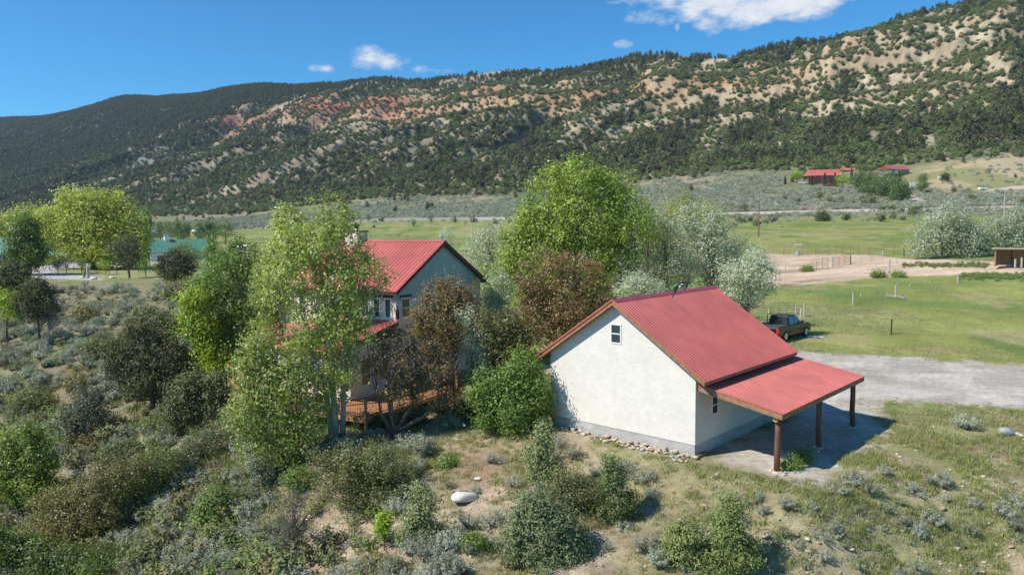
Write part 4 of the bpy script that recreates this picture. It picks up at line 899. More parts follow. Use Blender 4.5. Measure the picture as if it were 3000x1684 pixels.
for z in(.5,1.0,1.5,1.95):
    mb=MB()
    for p,q2 in zip(bp_[:-1],bp_[1:]): mb.tube([p-bp_[0]+[0,0,z],q2-bp_[0]+[0,0,z]],.025,3,cap=False)
    mb.obj('rail',RUST,g)
wires([np.array(at(*zc(xx,yy),60,250)) for xx,yy in((1035,345),(1240,395),(1640,440))],(.9,),'sagging black hose line across the bare corral','hose_line',.03,.6)
wires([np.array(at(*zc(xx,yy),60,250)) for xx,yy in((205,405),(350,392),(460,385))],(.4,.8,1.2),'three strand wire run left of the corral panels')
wires([np.array(at(*zc(xx,yy),60,250)) for xx,yy in((1383,236),(1870,290),(2158,300),(2270,330))],(.4,.8,1.2),'wire fence between the rusty fence and the loafing shed')
for i,(xx,yy,tt,l) in enumerate(((1870,345,265,'thin grey fence post in the pale corral strip'),(2158,305,262,'thin post close to the left wall of the loafing shed'),(2192,400,358,'stub post in the dirt left of the loafing shed'),(1455,325,262,'thin post right of the slim grey corral post'))): post(*zc(xx,yy),zc(0,tt)[1],l,.04,ymax=250)
# white A frame with tub
p=np.array(at(*zc(290,230),60,250)); q2=np.array(at(*zc(378,230),60,250)); g=thing('feeder_frame','white timber frame at the back of the corral','frame',tuple(p)); d=q2-p
for e,s_l in((np.zeros(3),-.25),(d,.25)): mb=MB(); mb.beam(e+[s_l*1.0,0,0],e-[s_l*.6,0,-2.3],.14,.14); mb.obj('leg',POSTW,g)
mb=MB(); mb.beam([.1,0,2.15],d+[-.1,0,2.25],.16,.2); mb.obj('crossbar',POSTW,g)
mb=MB(); mb.tube([(0,0,0),(0,0,.85)],[.42,.5],12); o=mb.obj('water_tub',GALV); o.location=p+d*.35+[0,-.3,0]; tag(o,'round metal tub standing under the white timber frame','tub')
# loafing shed
LWOOD=pmat('raw_board',(.36,.25,.15),.85,var=.3,nscale=5)
Yl=104.; pl=np.array(at(2912,789,80,140)); pr_=np.array([pl[0]+9.5,pl[1]+.6,0]); 
pl[2]+=.45
ls=thing('loafing_shed','open fronted animal shelter with thin red roof at the corral edge','shelter',tuple(pl),rad(-40))
Hh=(789-735)/FPX*pl[1]; Wl=8.5; Dl=4.2
mb=MB(); mb.poly([(0,Dl,0),(Wl,Dl,0),(Wl,Dl,Hh-.35),(0,Dl,Hh-.35)],dirn=(0,.08,0)); mb.obj('back_wall',LWOOD,ls)
nbd=9
for i in range(nbd): mb=MB(); mb.box(0,.06,.15+i*(Dl-.2)/nbd,.15+(i+.88)*(Dl-.2)/nbd,0,Hh-.15-.2*i/nbd); mb.obj('side_board',LWOOD,ls)
for xx in(0,4.25,Wl): 
    mb=MB(); mb.box(xx-.0,xx+.2,-.05,.14,0,Hh-.12); mb.obj('front_post',POSTW if xx else WOOD,ls)
for xx in(1.6,3.2,4.9,6.5): mb=MB(); mb.box(xx,xx+.12,Dl-.13,Dl-.01,0,Hh-.35); mb.obj('stud',DARKWOOD,ls)
mb=MB(); mb.poly([(-.35,-.4,Hh-.05),(-.35,Dl+.4,Hh-.42),(-.35,Dl+.4,Hh-.34),(-.35,-.4,Hh+.03)],dirn=(Wl+.9,0,0)); mb.obj('roof',ROOFRED,ls)
mb=MB(); mb.box(-.36,Wl+.56,-.44,-.405,Hh-.14,Hh+.0); mb.obj('fascia',POSTW,ls)
mb=MB(); mb.box(.2,Wl,-.02,.12,Hh-.32,Hh-.14); mb.obj('header',LWOOD,ls)
for i,dx in enumerate((2.1,3.0)): mb=MB(); mb.tube([(0,0,-.1),(0,0,1.1+.2*i)],.13,7); o=mb.obj('short_post',POSTW); o.location=pl+[dx-1.2,-3.2,.1]; tag(o,('shorter','taller')[i]+' grey stump post in front of the loafing shed','post')
panel(pl+[2.6,-3.6,0],pl+[4.8,-5.2,0],'green tube panel leaning at the front of the loafing shed',1.3,5,GREENST,3,.025)
# white roofed stable behind the silver trees
pA=np.array(at(1965,796,80,150)); pB=np.array(at(2245,793,80,150)); d=pB-pA; L=np.hypot(d[0],d[1]); ang=math.atan2(d[1],d[0])
st=thing('long_stable','long low building with white roof behind the silvery trees','stable',tuple(pA),ang); BLUEW=pmat('blue_grey_wall',(.22,.25,.30),.8,var=.15,nscale=2); WHR=pmat('white_roof',(.72,.70,.67),.6,var=.12,nscale=1.2,bump=.4,bscale=3)
mb=MB(); mb.box(0,L,0,4.5,0,1.5); mb.obj('wall',BLUEW,st); k=14
for i in range(k): mb=MB(); xa=L*i/k; hh_=.05*math.sin(i*2.1); mb.poly([(xa,-.3,1.5),(xa,2.2,2.35+hh_),(xa,4.8,1.5),(xa,4.8,1.58),(xa,2.2,2.47+hh_),(xa,-.3,1.58)],dirn=(L/k-.03,0,0)); mb.obj('roof_sheet',WHR,st)
for i in range(5): mb=MB(); mb.box(L*(i+.4)/5,L*(i+.4)/5+1.1,-.02,.0,.7,1.3); mb.obj('window',GLASS,st)
# poles and wires
POLEM=pmat('pole_wood',(.20,.12,.08),.9,var=.2); POLEG=pmat('pale_pole',(.42,.33,.24),.9,var=.2)
def upole(px,py,pt,label,mat,arm=True,ymin=150,ymax=700):
    x,y,z=at(px,py,ymin,ymax); h=(py-pt)/FPX*y; g=thing('utility_pole',label,'utility pole',(x,y,z))
    mb=MB(); mb.tube([(0,0,-.5),(0,0,h)],[.20,.15],6); mb.obj('pole',mat,g)
    if arm: mb=MB(); mb.box(-1.2,1.2,-.06,.06,h-.9,h-.75); mb.obj('crossarm',mat,g)
    return np.array([x,y,z+h-.8])
u1=upole(2222,694,598,'dark utility pole at the edge of the green pasture',POLEM,False); u2=upole(1385,712,634,'pale utility pole between the house roof and the big cottonwood',POLEG)
u3=upole(2940,668,566,'tall pale utility pole behind the right hand silver trees',POLEG); u4=upole(556,700,632,'bleached utility pole among the poplars left of the aspens',POLEG,ymax=320)
g=thing('power_line','thin power line crossing the field behind the houses','power line',tuple(u4))
for dy in(0,):
    mb=MB()
    for a2,b2 in((u4,u2),(u2,u1+[0,0,-2]),(u2,u2+[60,60,6])):
        a3=a2-u4+[dy,0,.1];b3=b2-u4+[dy,0,.1]; mb.tube([a3+(b3-a3)*t-np.array([0,0,4*t*(1-t)*2.0]) for t in np.linspace(0,1,9)],.014,3,cap=False)
    mb.obj('wire',WIRE,g)
# ---- ranch buildings far right ------------------------------------------------------------
STONEW=pmat('log_wall',(.20,.16,.12),.85,var=.3,nscale=2); REDW=pmat('red_trim',(.32,.05,.04),.6)
xa,ya,za=at(2366,541,380,470); yr=ya; sc_=yr/FPX; zb=za-.5
rh=thing('red_roofed_ranch_house','large two storey ranch house with red roof on the far bench','house',(xa,yr,zb+1.2),rad(-6))
W=20.2;Dp=11;e=4.7;rg=8.6
mb=MB(); mb.box(.8,W-.5,1.2,Dp,0,e); mb.obj('wall',STONEW,rh)
mb=MB(); mb.poly([(W-.5-.02,.9,e),(W-.5-.02,Dp,e),(W-.5-.02,Dp/2+.4,rg-.3)],dirn=(-W+1.6,0,0)); mb.obj('gable',STONEW,rh)
mb=MB(); mb.add([(-.6,-.3,e),(W,-.3,e),(W,5.6,rg),(2.0,5.6,rg),(W,Dp+1,e-.1),(-.6,Dp+1,e-.1)],[(0,1,2,3),(3,2,4,5)]); mb.add([(-.6,-.3,e-.15),(W,-.3,e-.15),(W,5.6,rg-.15),(2.0,5.6,rg-.15)],[(3,2,1,0)]); mb.add([(-.6,-.3,e-.01),(2.0,5.6,rg-.01),(-.6,Dp+1,e-.11)],None,[(0,1,2)]); mb.obj('roof',ROOFRED2,rh)
mb=MB(); mb.box(-.4,W-.6,-.2,1.18,2.45,2.7); mb.obj('balcony',REDW,rh)
mb=MB(); mb.box(-.4,W-.6,-.22,-.12,3.5,3.62); mb.box(-.4,W-.6,-.22,-.12,2.7,2.8); mb.obj('balcony_rail',REDW,rh)
for i in range(6): mb=MB(); xx=-.3+i*(W-.5)/5; mb.box(xx,xx+.22,-.2,.02,0,4.6); mb.obj('porch_post',REDW,rh)
for i in range(6):
    xx=1.8+i*3.1; window(rh,(xx,1.2,3.0),(1,0,0),1.5,1.3,(0,-1,0),fw=.12)
for i in range(4): window(rh,(2.4+i*4.4,1.2,.5),(1,0,0),2.0,1.6,(0,-1,0),fw=.12,split=False)
x,y,z=at(2612,521,430,560); b2=thing('red_roofed_garage','grey garage with low red roof behind the poplars','garage',(x,y,z+2.2),rad(28)); GREYW=pmat('grey_board_wall',(.25,.28,.25),.85,var=.1)
mb=MB(); mb.poly([(0,0,0),(8.5,0,0),(8.5,0,3.1),(4.2,0,5.3),(0,0,3.1)],dirn=(0,.01,0)) ; 
mb=MB(); mb.box(0,17,0,8.5,0,3.2); mb.poly([(0,0,3.2),(0,8.5,3.2),(0,4.25,5.4)],dirn=(17,0,0)); mb.obj('wall',GREYW,b2)
mb=MB(); mb.poly([(-.6,-.8,2.9),(-.6,4.25,5.55),(-.6,9.3,2.9),(-.6,9.3,3.05),(-.6,4.25,5.72),(-.6,-.8,3.05)],dirn=(18,0,0)); mb.obj('roof',ROOFRED2,b2)
mb=MB(); mb.box(3,6,-.03,-.001,0,2.6); mb.obj('garage_door',WHITE,b2)
x,y,z=at(2481,508,450,600); mb=MB(); mb.box(0,9,0,5,0,2.5); mb.poly([(-.4,-.4,2.5),(-.4,5.4,2.5),(-.4,2.5,4.3)],dirn=(9.8,0,0)); o=mb.obj('small_cabin',pmat('rust_roof',(.42,.16,.09),.7)); o.location=(x,y+6,z); tag(o,'low rust coloured outbuilding behind the blue spruce','outbuilding')
pickup('pickup_truck','white pickup parked left of the red roofed ranch house',(*at(2353,540,380,470)[:2],at(2353,540,380,470)[2]),rad(176),paint('white_paint',(.75,.76,.78)),group=None)
pickup('pickup_truck','bright red pickup parked in front of the ranch house',(*at(2437,545,370,470)[:2],at(2437,545,370,470)[2]),rad(178),paint('red_paint',(.55,.01,.03)),group=None)
# tarp covered camper
TARP=pmat('tan_tarp',(.52,.49,.45),.8,var=.12,nscale=1.5,bump=.6,bscale=2)
x,y,z=at(2677,555,340,480); mb=MB(); P=[(0,-1.3,.2),(0,1.3,.2),(0,1.4,1.6),(0,.9,3.4),(0,0,3.8),(0,-.9,3.3),(0,-1.4,1.5)]; mb.poly(P,dirn=(5.8,0,0)); cvt=thing('covered_camper','camper wrapped in a tan tarp beside the poplars','camper',(x-2.6,y,z),rad(8)); o=mb.obj('tarp',TARP,cvt); bv=o.modifiers.new('b','BEVEL'); bv.width=.35; bv.segments=3
mb=MB(); mb.tube([(1.5,-1.45,.3),(1.5,-1.2,.3)],.35,10); mb.tube([(2.4,-1.45,.3),(2.4,-1.2,.3)],.35,10); mb.obj('wheel',TYRE,cvt)
x,y,z=at(2757,526,380,520); tk=thing('propane_tank','white rounded tank on the grassy bench right of the camper','tank',(x-2,y,z)); mb=MB(); mb.tube([(0,0,.9),(.25,0,.9),(3.6,0,.9),(3.9,0,.9)],[.25,.6,.6,.25],12); mb.obj('vessel',WHITE,tk,smooth=False); mb=MB(); mb.box(.7,.9,-.3,.3,-.2,.5);mb.box(3.0,3.2,-.3,.3,-.2,.5); mb.obj('saddle',CONC,tk)
x,y,z=at(2879,557,330,520); mb=MB(); mb.poly([(0,-.9,.2),(0,.9,.2),(0,.8,1.3),(0,-.8,1.3)],dirn=(4.2,0,0)); cr_=thing('utility_trailer','low white trailer at the end of the far right track','trailer',(x-2,y,z+.15),rad(10)); mb.obj('trailer_body',WHITE,cr_); mb=MB(); mb.tube([(2,-1.05,.3),(2,-.85,.3)],.33,10); mb.obj('wheel',TYRE,cr_)
# ---- left: barn and green roofed buildings ---------------------------------------------
GRN=pmat('green_metal_roof',(.10,.25,.185),.45,var=.1,nscale=1); WALLW=pmat('white_board_wall',(.70,.68,.62),.8,var=.06); SHADEW=pmat('shaded_white_wall',(.36,.40,.42),.8,var=.08)  # SHADEW: white wall with its shaded side put into the colour, unused
x,y,z=at(443,767,150,260); bn=thing('green_roofed_barn','pale barn with green roof and white cupola beyond the lawn','barn',(x,y,z),math.atan2(.61,.79))
# local x along ridge, y away from camera
e=2.55;rg=5.4;L=14;Wd=8
mb=MB(); mb.poly([(0,0,-.5),(0,Wd,-.5),(0,Wd,e),(0,Wd/2,rg-.1),(0,0,e)],dirn=(L,0,0)); mb.obj('wall',WALLW,bn)
mb=MB(); mb.poly([(-.5,-.6,e-.35),(-.5,Wd/2,rg),(-.5,Wd+.6,e-.35),(-.5,Wd+.6,e-.2),(-.5,Wd/2,rg+.15),(-.5,-.6,e-.2)],dirn=(L+1,0,0)); mb.obj('roof',GRN,bn)
for sg in(0,1):
    Yy=(lambda v:v) if sg==0 else (lambda v:Wd-v)
    mb=MB(); mb.poly([(-.54,Yy(-.6),e-.55),(-.54,Yy(Wd/2),rg-.2),(-.54,Yy(Wd/2),rg+.1),(-.54,Yy(-.6),e-.25)],dirn=(.035,0,0)); mb.obj('rake_board',WHITE,bn)
mb=MB(); mb.box(-.03,-.001,.8,3.4,0,2.2); mb.obj('barn_door',pmat('red_brown_door',(.20,.07,.05),.8,var=.2),bn)
mb=MB(); mb.box(4.2,5.4,Wd/2-.6,Wd/2+.6,rg-.5,rg+1.0); cu=mb.obj('cupola',WHITE,bn); mb=MB(); mb.add([(4.0,Wd/2-.8,rg+1.0),(5.6,Wd/2-.8,rg+1.0),(5.6,Wd/2+.8,rg+1.0),(4.0,Wd/2+.8,rg+1.0),(4.8,Wd/2,rg+1.75)],[(3,2,1,0)],[(0,1,4),(1,2,4),(2,3,4),(3,0,4)]); mb.obj('cupola_roof',GRN,cu)
for i in range(3): mb=MB(); mb.box(1.5+i*3.6,3.6+i*3.6,-.03,-.001,0,1.5); mb.obj('stall_opening',DARKWOOD,bn)
def house(name,label,px,py,ymin,ymax,ang,L,Wd,e,rg,wall,roof,cat='house',wins=3,back=0):
    x,y,z=at(px,py,ymin,ymax); h=thing(name,label,cat,(x,y,z),rad(ang))
    mb=MB(); mb.poly([(0,0,-.8),(0,Wd,-.8),(0,Wd,e),(0,Wd/2,rg-.1),(0,0,e)],dirn=(L,0,0)); mb.obj('wall',wall,h)
    mb=MB(); k=(rg-e)/(Wd/2)*.6; mb.poly([(-.5,-.6,e-k),(-.5,Wd/2,rg),(-.5,Wd+.6,e-k),(-.5,Wd+.6,e-k+.15),(-.5,Wd/2,rg+.15),(-.5,-.6,e-k+.15)],dirn=(L+1,0,0)); mb.obj('roof',roof,h)
    for i in range(wins): window(h,(L*(i+.5)/wins-.6,0,1.0),(1,0,0),1.2,1.1,(0,-1,0),fw=.1)
    return h
SHING=pmat('grey_shingle',(.16,.17,.20),.8,var=.15); TANW=pmat('tan_wall',(.34,.27,.20),.85,var=.1)
house('green_roofed_lodge','long building with pale green roof at the left edge',-190,776,140,260,2,17.0,8,2.6,5.6,DARKWOOD,GRN)
house('green_roofed_wing','green roofed wing hidden behind the big willow',118,770,150,260,-4,9.5,7,2.0,4.2,TANW,GRN)
house('dark_roofed_house','grey stone house with dark roof behind the left willow',-60,712,180,400,2,12,7,2.8,4.6,BLUEW,SHING)
house('grey_roofed_house','low house with dark grey roof behind the barn',425,698,250,480,3,15.5,8,2.2,3.7,TANW,SHING)
house('white_cottage','pale house with red roof glimpsed through the big willow',292,712,220,400,4,8,6,2.4,4.2,WALLW,ROOFRED2)
house('metal_shed','small pale metal shed left of the aspens',692,737,120,260,4,2.6,2.2,1.5,1.9,GALV,WHR,'shed',1)
house('open_barn','pale shed roof at the foot of the poplars',560,690,240,420,0,5,4,2,2.6,WALLW,WHR,'shed',1)
# ---- ranch fence on the left lawn
FP=[np.array(at(px,py,90,170)) for px,py in((217,795),(239,800),(282,803),(320,806),(342,804),(375,802),(406,800),(438,799),(470,798))]
g=thing('lawn_fence','dark post fence along the front of the left lawn','fence',tuple(FP[0]))
for p in FP: mb=MB(); dd=p-FP[0]; mb.tube([dd+[0,0,-.2],dd+[0,0,1.25]],.06,5); mb.obj('post',DARKWOOD,g)
for i in(3,5,6): mb=MB(); mb.tube([FP[i]-FP[0]+[0,0,1.0],FP[i+1]-FP[0]+[0,0,1.0]],.05,4); mb.obj('rail',WOOD,g)
x,y,z=at(258,815,90,170); h=(815-781)/FPX*y; mb=MB(); mb.beam((-.5,0,0),(0,0,h*.92),.28,.28) if False else mb.tube([(0,0,-.2),(.05,0,h)],.24,8); o=mb.obj('gate_post',POSTW); o.location=(x,y,z); tag(o,'thick weathered post behind the white boulders on the left','post')
mb=MB(); mb.tube([(-1.0,0,-.2),(-.55,0,h*.75)],.2,8); o=mb.obj('leaning_post',WOOD); o.location=(x,y+.3,z); tag(o,'shorter leaning post next to the thick weathered post','post')
# ---- swallow in flight --------------------------------------------------------------------
B=sight(1986,845,6.0); bd=thing('swallow','green backed swallow with white rump flying over the shed ridge','bird',tuple(B))
def bl(px,py,dy=0): 
    p=sight(1900+px*200/2410,780+py*120/1446,6.0+dy)-B; return p
def feather(pts,name,mat,th=.004,par=bd):
    mb=MB(); P=np.array(pts,float); mb.poly(P,dirn=(0,th,0)); return mb.obj(name,mat,par)
BGREEN=pmat('green_plumage',(.05,.16,.04),.5,var=.3,nscale=60); BGREY=pmat('grey_brown_plumage',(.10,.09,.095),.7,var=.2,nscale=60); BW=pmat('white_plumage',(.8,.8,.82),.7); BV=pmat('violet_plumage',(.07,.05,.12),.5)
mb=MB(); mb.tube([bl(905,735,-.01),bl(960,690,-.01),bl(1050,650),bl(1120,665),bl(1190,690)],[.006,.011,.0125,.010,.005],10); mb.obj('body',BGREEN,bd,smooth=True)
mb=MB(); mb.tube([bl(925,770,-.015),bl(905,725,-.01),bl(930,680,-.01)],[.003,.0085,.006],8); mb.obj('head',BGREEN,bd,smooth=True)
mb=MB(); mb.tube([bl(1075,705,-.012),bl(1110,720,-.012),bl(1140,700,-.012)],[.004,.0075,.004],8); mb.tube([bl(1140,640,-.012),bl(1180,638,-.012),bl(1215,660,-.012)],[.003,.0045,.003],8); mb.obj('rump',BW,bd,smooth=True)
feather([bl(1130,650,-.002),bl(1260,680,0),bl(1265,720,0),bl(1150,735,-.002)],'tail',BV)
feather([bl(900,740),bl(1050,735),bl(1000,860,.01),bl(940,990,.015),bl(830,1140,.03),bl(830,1040,.03),bl(865,900,.015)],'wing',BGREY)
feather([bl(1050,590,.005),bl(1200,545,.03),bl(1400,530,.06),bl(1300,590,.05),bl(1150,625,.01)],'wing',BGREY)
# ================================================================ TREES, hero and middle distance
def px2m(d,Y): return d/FPX*Y
def blobs_px(Y,base,L,dep=.9):
    """L: (px,py,half width px,half height px) silhouettes at distance Y -> ellipsoids relative to base point; depth follows width"""
    out=[]
    for e in L:
        px,py,w,h=e[:4]; dy=e[4] if len(e)>4 else 0
        p=sight(px,py,Y+dy)-np.array(base); w=px2m(w,Y);h=px2m(h,Y); out.append((p[0],p[1],p[2],w,max(w,.35*h)*dep,h))
    return out
def ptree(name,label,px,py,Y,L,nc,per,rc,leaf,pal,loc=None,**k):
    if k.get('mat') is NEEDLE: k['aspect']=.42; k['updir']=.9; leaf*=1.25; nc=int(nc*1.15)
    if name=='bronze_crabapple': nc=int(nc*1.15); leaf*=1.1; rc*=.8
    elif name in('aspen_tree','cottonwood_tree','russian_olive','willow_tree','maple_tree'): nc=int(nc*1.6); leaf*=1.15; rc*=.85
    elif nc>120: nc=int(nc*1.25); leaf*=1.15; rc*=.9
    if loc is None:
        p=sight(px,py,Y); loc=(p[0],p[1],zat(p[0],p[1]))
    return tree(name,label,k.pop('cat','tree'),loc,blobs_px(Y,loc,L,k.pop('dep',.9)),nc,per,rc,leaf,pal,**k)
ASP=[(.31,.37,.10),(.37,.42,.14),(.23,.30,.075),(.41,.45,.19)]; ASPY=[(.30,.38,.04),(.24,.33,.04),(.34,.41,.06)]
COT=[(.27,.35,.06),(.22,.30,.055),(.33,.39,.10)]; OLV=[(.50,.52,.43),(.44,.47,.37),(.56,.58,.49),(.36,.39,.29)]; BRZ=[(.30,.20,.10),(.24,.16,.08),(.34,.24,.12),(.22,.24,.09),(.27,.18,.09)]; OLV2=[(.38,.42,.33),(.33,.37,.28),(.43,.46,.37),(.28,.32,.23)]
WIL=[(.38,.40,.09),(.31,.34,.08),(.43,.43,.13)]; JUN=[(.10,.11,.045),(.13,.13,.06),(.08,.09,.04)]; JUG=[(.21,.24,.10),(.26,.28,.125),(.17,.20,.08)]
OAK=[(.19,.20,.085),(.23,.23,.10),(.155,.165,.07)]; OAKBR=[(.25,.21,.10),(.20,.185,.08),(.28,.24,.11)]; SHR=[(.19,.27,.065),(.23,.31,.08),(.155,.22,.055)]
# the tall aspen pair before the house
ptree('aspen_tree','tall light green aspen with pale trunk in front of the red roofed house',985,1290,39,
 [(985,640,70,75),(955,720,95,95),(870,800,90,130),(1000,850,95,105),(1060,800,75,95),(930,960,90,105),(850,700,55,70),(1010,960,90,70),(880,1030,80,70),(1010,1080,80,60),(980,1150,50,40)],
 400,42,.30,.125,ASP,bark=ASPENBARK,r0=.19,nlimb=70,seed=1,shell=.35,
 trunk=[(0,0,-.3),(-.05,0,2.2),(-.25,.1,4.5),(-.1,.2,7.5),(.0,.1,10),(.0,0,12)],extra_trunks=[[(.3,.2,-.3),(.45,.2,3),(.55,.2,6),(.9,.3,8.3)],[(-.2,.1,-.3),(-.5,.1,3),(-1.3,.1,6),(-2.0,.2,9.2)]],minr=.014)
ptree('aspen_tree','bushy leaning aspen beside the deck, lower left of the tall aspen',800,1395,37.5,
 [(740,1080,70,80),(800,1150,90,90),(740,1210,80,90),(850,1090,80,90),(870,1240,80,90),(780,1310,90,60),(930,1180,50,90),(700,1160,35,60),(765,1010,50,45)],
 350,40,.27,.12,ASP,bark=ASPENBARK,r0=.12,nlimb=50,seed=2,shell=.3,extra_trunks=[[(.8,.3,-.2),(1.0,.3,2),(.9,.2,4)],[(-.6,.1,-.2),(-.9,.1,2.2),(-1.2,.2,4)]])
ptree('aspen_tree','slender yellow green aspen rising left of the tall aspen',835,1180,47,
 [(840,650,42,55),(830,740,62,70),(800,840,60,80),(790,930,50,70)],200,36,.34,.14,ASP,bark=ASPENBARK,r0=.12,nlimb=30,seed=3,shell=.3)
ptree('aspen_tree','full green aspen at the left side of the house',690,1130,56,
 [(690,740,48,55),(680,820,75,75),(720,900,80,80),(650,920,60,85),(690,1000,80,70),(740,1000,50,60),(620,840,35,50)],330,36,.38,.15,[(.16,.24,.045),(.20,.28,.05),(.12,.19,.04)],bark=ASPENBARK,r0=.16,nlimb=50,seed=4,shell=.35)
ptree('maple_tree','bright yellow green maple at the left end of the trees',560,1095,54,
 [(565,880,42,40),(545,940,42,55),(590,960,45,60),(600,1030,40,50),(640,1060,50,50)],190,38,.33,.15,ASPY,r0=.12,nlimb=30,seed=5,shell=.3)
ptree('aspen_tree','darker green aspen thicket below the house deck',750,1100,60,[(620,760,30,50),(600,850,40,50),(760,780,40,60)],90,36,.4,.16,SHR,bark=ASPENBARK,seed=6,nlimb=16)
# centre
ptree('cottonwood_tree','large round green cottonwood behind the shed',1690,1000,66,
 [(1680,535,90,75),(1780,570,80,80),(1610,590,75,80),(1830,640,70,80),(1700,660,130,100),(1560,680,70,70),(1600,760,110,90),(1800,760,90,100),(1480,790,60,60),(1520,720,50,60),(1680,860,120,80),(1870,690,40,60),(1490,860,50,50)],
 560,46,.52,.20,COT,r0=.32,nlimb=90,seed=7,shell=.35,trunk=[(0,0,-.3),(-.1,0,2.5),(-.2,0,5.5),(.1,0,9),(.3,0,13)],extra_trunks=[[(.3,0,-.2),(1.2,0,3),(2.6,0,6),(3.8,0,9)],[(-.3,0,-.2),(-1.5,0,3),(-3,0,5.5),(-4.5,0,7)]],minr=.03)
ptree('poplar_tree','dark green rounded poplar at the left shoulder of the cottonwood',1570,1000,80,[(1555,610,38,45),(1550,680,35,50)],90,34,.5,.2,[(.11,.19,.06),(.14,.22,.08)],seed=8,nlimb=14)
ptree('young_poplar','slim yellow green tree edging the right side of the cottonwood',1900,900,72,[(1880,620,28,45),(1900,680,25,40)],60,30,.5,.18,COT,seed=9,nlimb=20)
ptree('russian_olive','large silvery tree with open crown right of the cottonwood',1960,905,74,
 [(1930,660,50,60),(1985,700,60,70),(1900,720,50,60),(1960,790,80,70),(2020,760,40,60),(1900,830,60,50),(1880,740,30,50)],400,26,.42,.15,OLV,r0=.2,nlimb=70,seed=10,shell=.3,extra_trunks=[[(.3,0,-.2),(1.2,0,2.5),(2.2,0,5)]])
ptree('russian_olive','tall silvery grey tree standing over the shed roof peak',2090,915,70,
 [(2060,660,60,55),(2100,720,75,70),(2040,760,60,60),(2140,790,60,60),(2180,740,35,45),(2110,850,80,55),(2010,640,40,40)],400,28,.42,.15,OLV,r0=.2,nlimb=60,seed=11,shell=.3,extra_trunks=[[(.4,0,-.2),(1.5,0,2.5),(2.4,0,4.5)]])
ptree('russian_olive','low silvery tree spreading right above the shed roof slope',2200,905,66,
 [(2150,820,60,50),(2200,800,55,50),(2240,830,45,40),(2180,870,50,35),(2215,760,40,40),(2262,800,22,30)],220,26,.38,.14,OLV,r0=.2,nlimb=50,seed=12,shell=.3,trunk=[(0,0,-.3),(-.1,0,1.3),(-.5,0,2.6),(-.6,0,4)])
ptree('russian_olive','small bright silver bush behind the shed ridge',1860,960,55,[(1870,830,50,30),(1900,850,60,30),(1830,870,50,35)],150,30,.3,.11,[(.44,.47,.36),(.38,.42,.31),(.48,.50,.40)],seed=13,nlimb=24)
ptree('russian_olive','silver bush between the house gable and the bronze tree',1455,960,56,[(1460,840,38,50),(1450,900,45,50),(1480,950,40,50)],140,30,.32,.12,[(.40,.44,.34),(.34,.39,.28)],seed=14,nlimb=24)
ptree('russian_olive','pale grey tree behind the right corner of the house roof',1440,880,84,[(1440,690,60,45),(1400,740,50,55),(1470,720,45,50),(1420,780,50,40)],200,22,.5,.16,OLV,seed=15,nlimb=50,shell=.3)
ptree('grey_bush','small round grey bush in the field above the house ridge',1310,712,200,[(1312,690,24,16)],40,26,.6,.3,OLV,seed=16,nlimb=8,cat='bush')
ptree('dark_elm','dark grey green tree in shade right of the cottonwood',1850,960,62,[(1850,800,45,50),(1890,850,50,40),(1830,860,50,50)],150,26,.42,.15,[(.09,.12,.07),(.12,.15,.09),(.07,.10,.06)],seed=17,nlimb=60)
ptree('bronze_crabapple','large bronze leaved crabapple in front of the cottonwood',1660,1060,49,
 [(1620,770,60,50),(1560,830,60,65),(1700,800,70,60),(1760,860,50,60),(1660,890,110,80),(1580,930,70,60),(1740,940,60,50),(1640,980,90,50),(1540,870,30,60)],430,40,.28,.13,BRZ,r0=.16,nlimb=80,seed=18,shell=.35)
ptree('bronze_crabapple','bronze leaved crabapple covering the lower house gable',1330,1130,44,
 [(1290,860,50,50),(1350,880,60,55),(1260,920,50,60),(1400,930,40,60),(1330,960,90,70),(1270,1010,60,60),(1220,960,40,50)],330,38,.26,.12,BRZ,r0=.13,nlimb=70,seed=19,shell=.3)
ptree('bronze_crabapple','dark spreading crabapple with low branching trunk beside the deck',1155,1285,39.5,
 [(1150,1000,70,45),(1220,1050,90,60),(1110,1060,60,60),(1290,1090,60,70),(1180,1130,70,60),(1330,1150,40,50)],240,32,.24,.11,[(.22,.15,.08),(.18,.16,.07),(.26,.18,.10)],r0=.15,nlimb=80,seed=20,shell=.3,
 trunk=[(0,0,-.3),(.05,0,.6),(-.2,0,1.6),(-.4,0,3.0)],extra_trunks=[[(0,0,.3),(.8,0,1.6),(1.6,0,3.2)],[(0,0,.3),(-.7,0,1.5),(-.9,0,3.0)],[(0,0,.4),(1.5,0,1.2),(3.0,.2,2.4)]])
ptree('box_elder','fresh green box elder bush against the left wall corner of the shed',1500,1310,38.2,
 [(1440,1130,60,60),(1530,1100,60,60),(1500,1190,90,70),(1430,1230,50,50),(1570,1180,45,60),(1520,1270,70,35),(1400,1170,30,50)],330,38,.25,.115,SHR,r0=.1,nlimb=50,seed=21,shell=.3)
ptree('box_elder','leafy green box elder overhanging the left eave of the shed',1575,1290,38.8,[(1560,1110,42,55),(1585,1180,35,60),(1550,1240,45,50),(1530,1050,30,40)],170,36,.27,.115,SHR,r0=.08,nlimb=40,seed=24,shell=.3)
ptree('box_elder','slender green tree between the two bronze crabapples',1480,1220,42,
 [(1490,960,45,55),(1460,1030,45,60),(1530,1000,40,60),(1500,1080,60,50),(1420,960,20,60)],200,36,.27,.12,[(.15,.17,.06),(.18,.2,.07),(.17,.12,.05)],r0=.09,nlimb=40,seed=22,shell=.3)
ptree('silver_buffaloberry','silvery shrub by the right end of the house deck',1385,1200,42,[(1390,990,35,50),(1400,1060,40,50),(1370,930,25,40)],110,30,.26,.11,OLV,seed=23,nlimb=24)
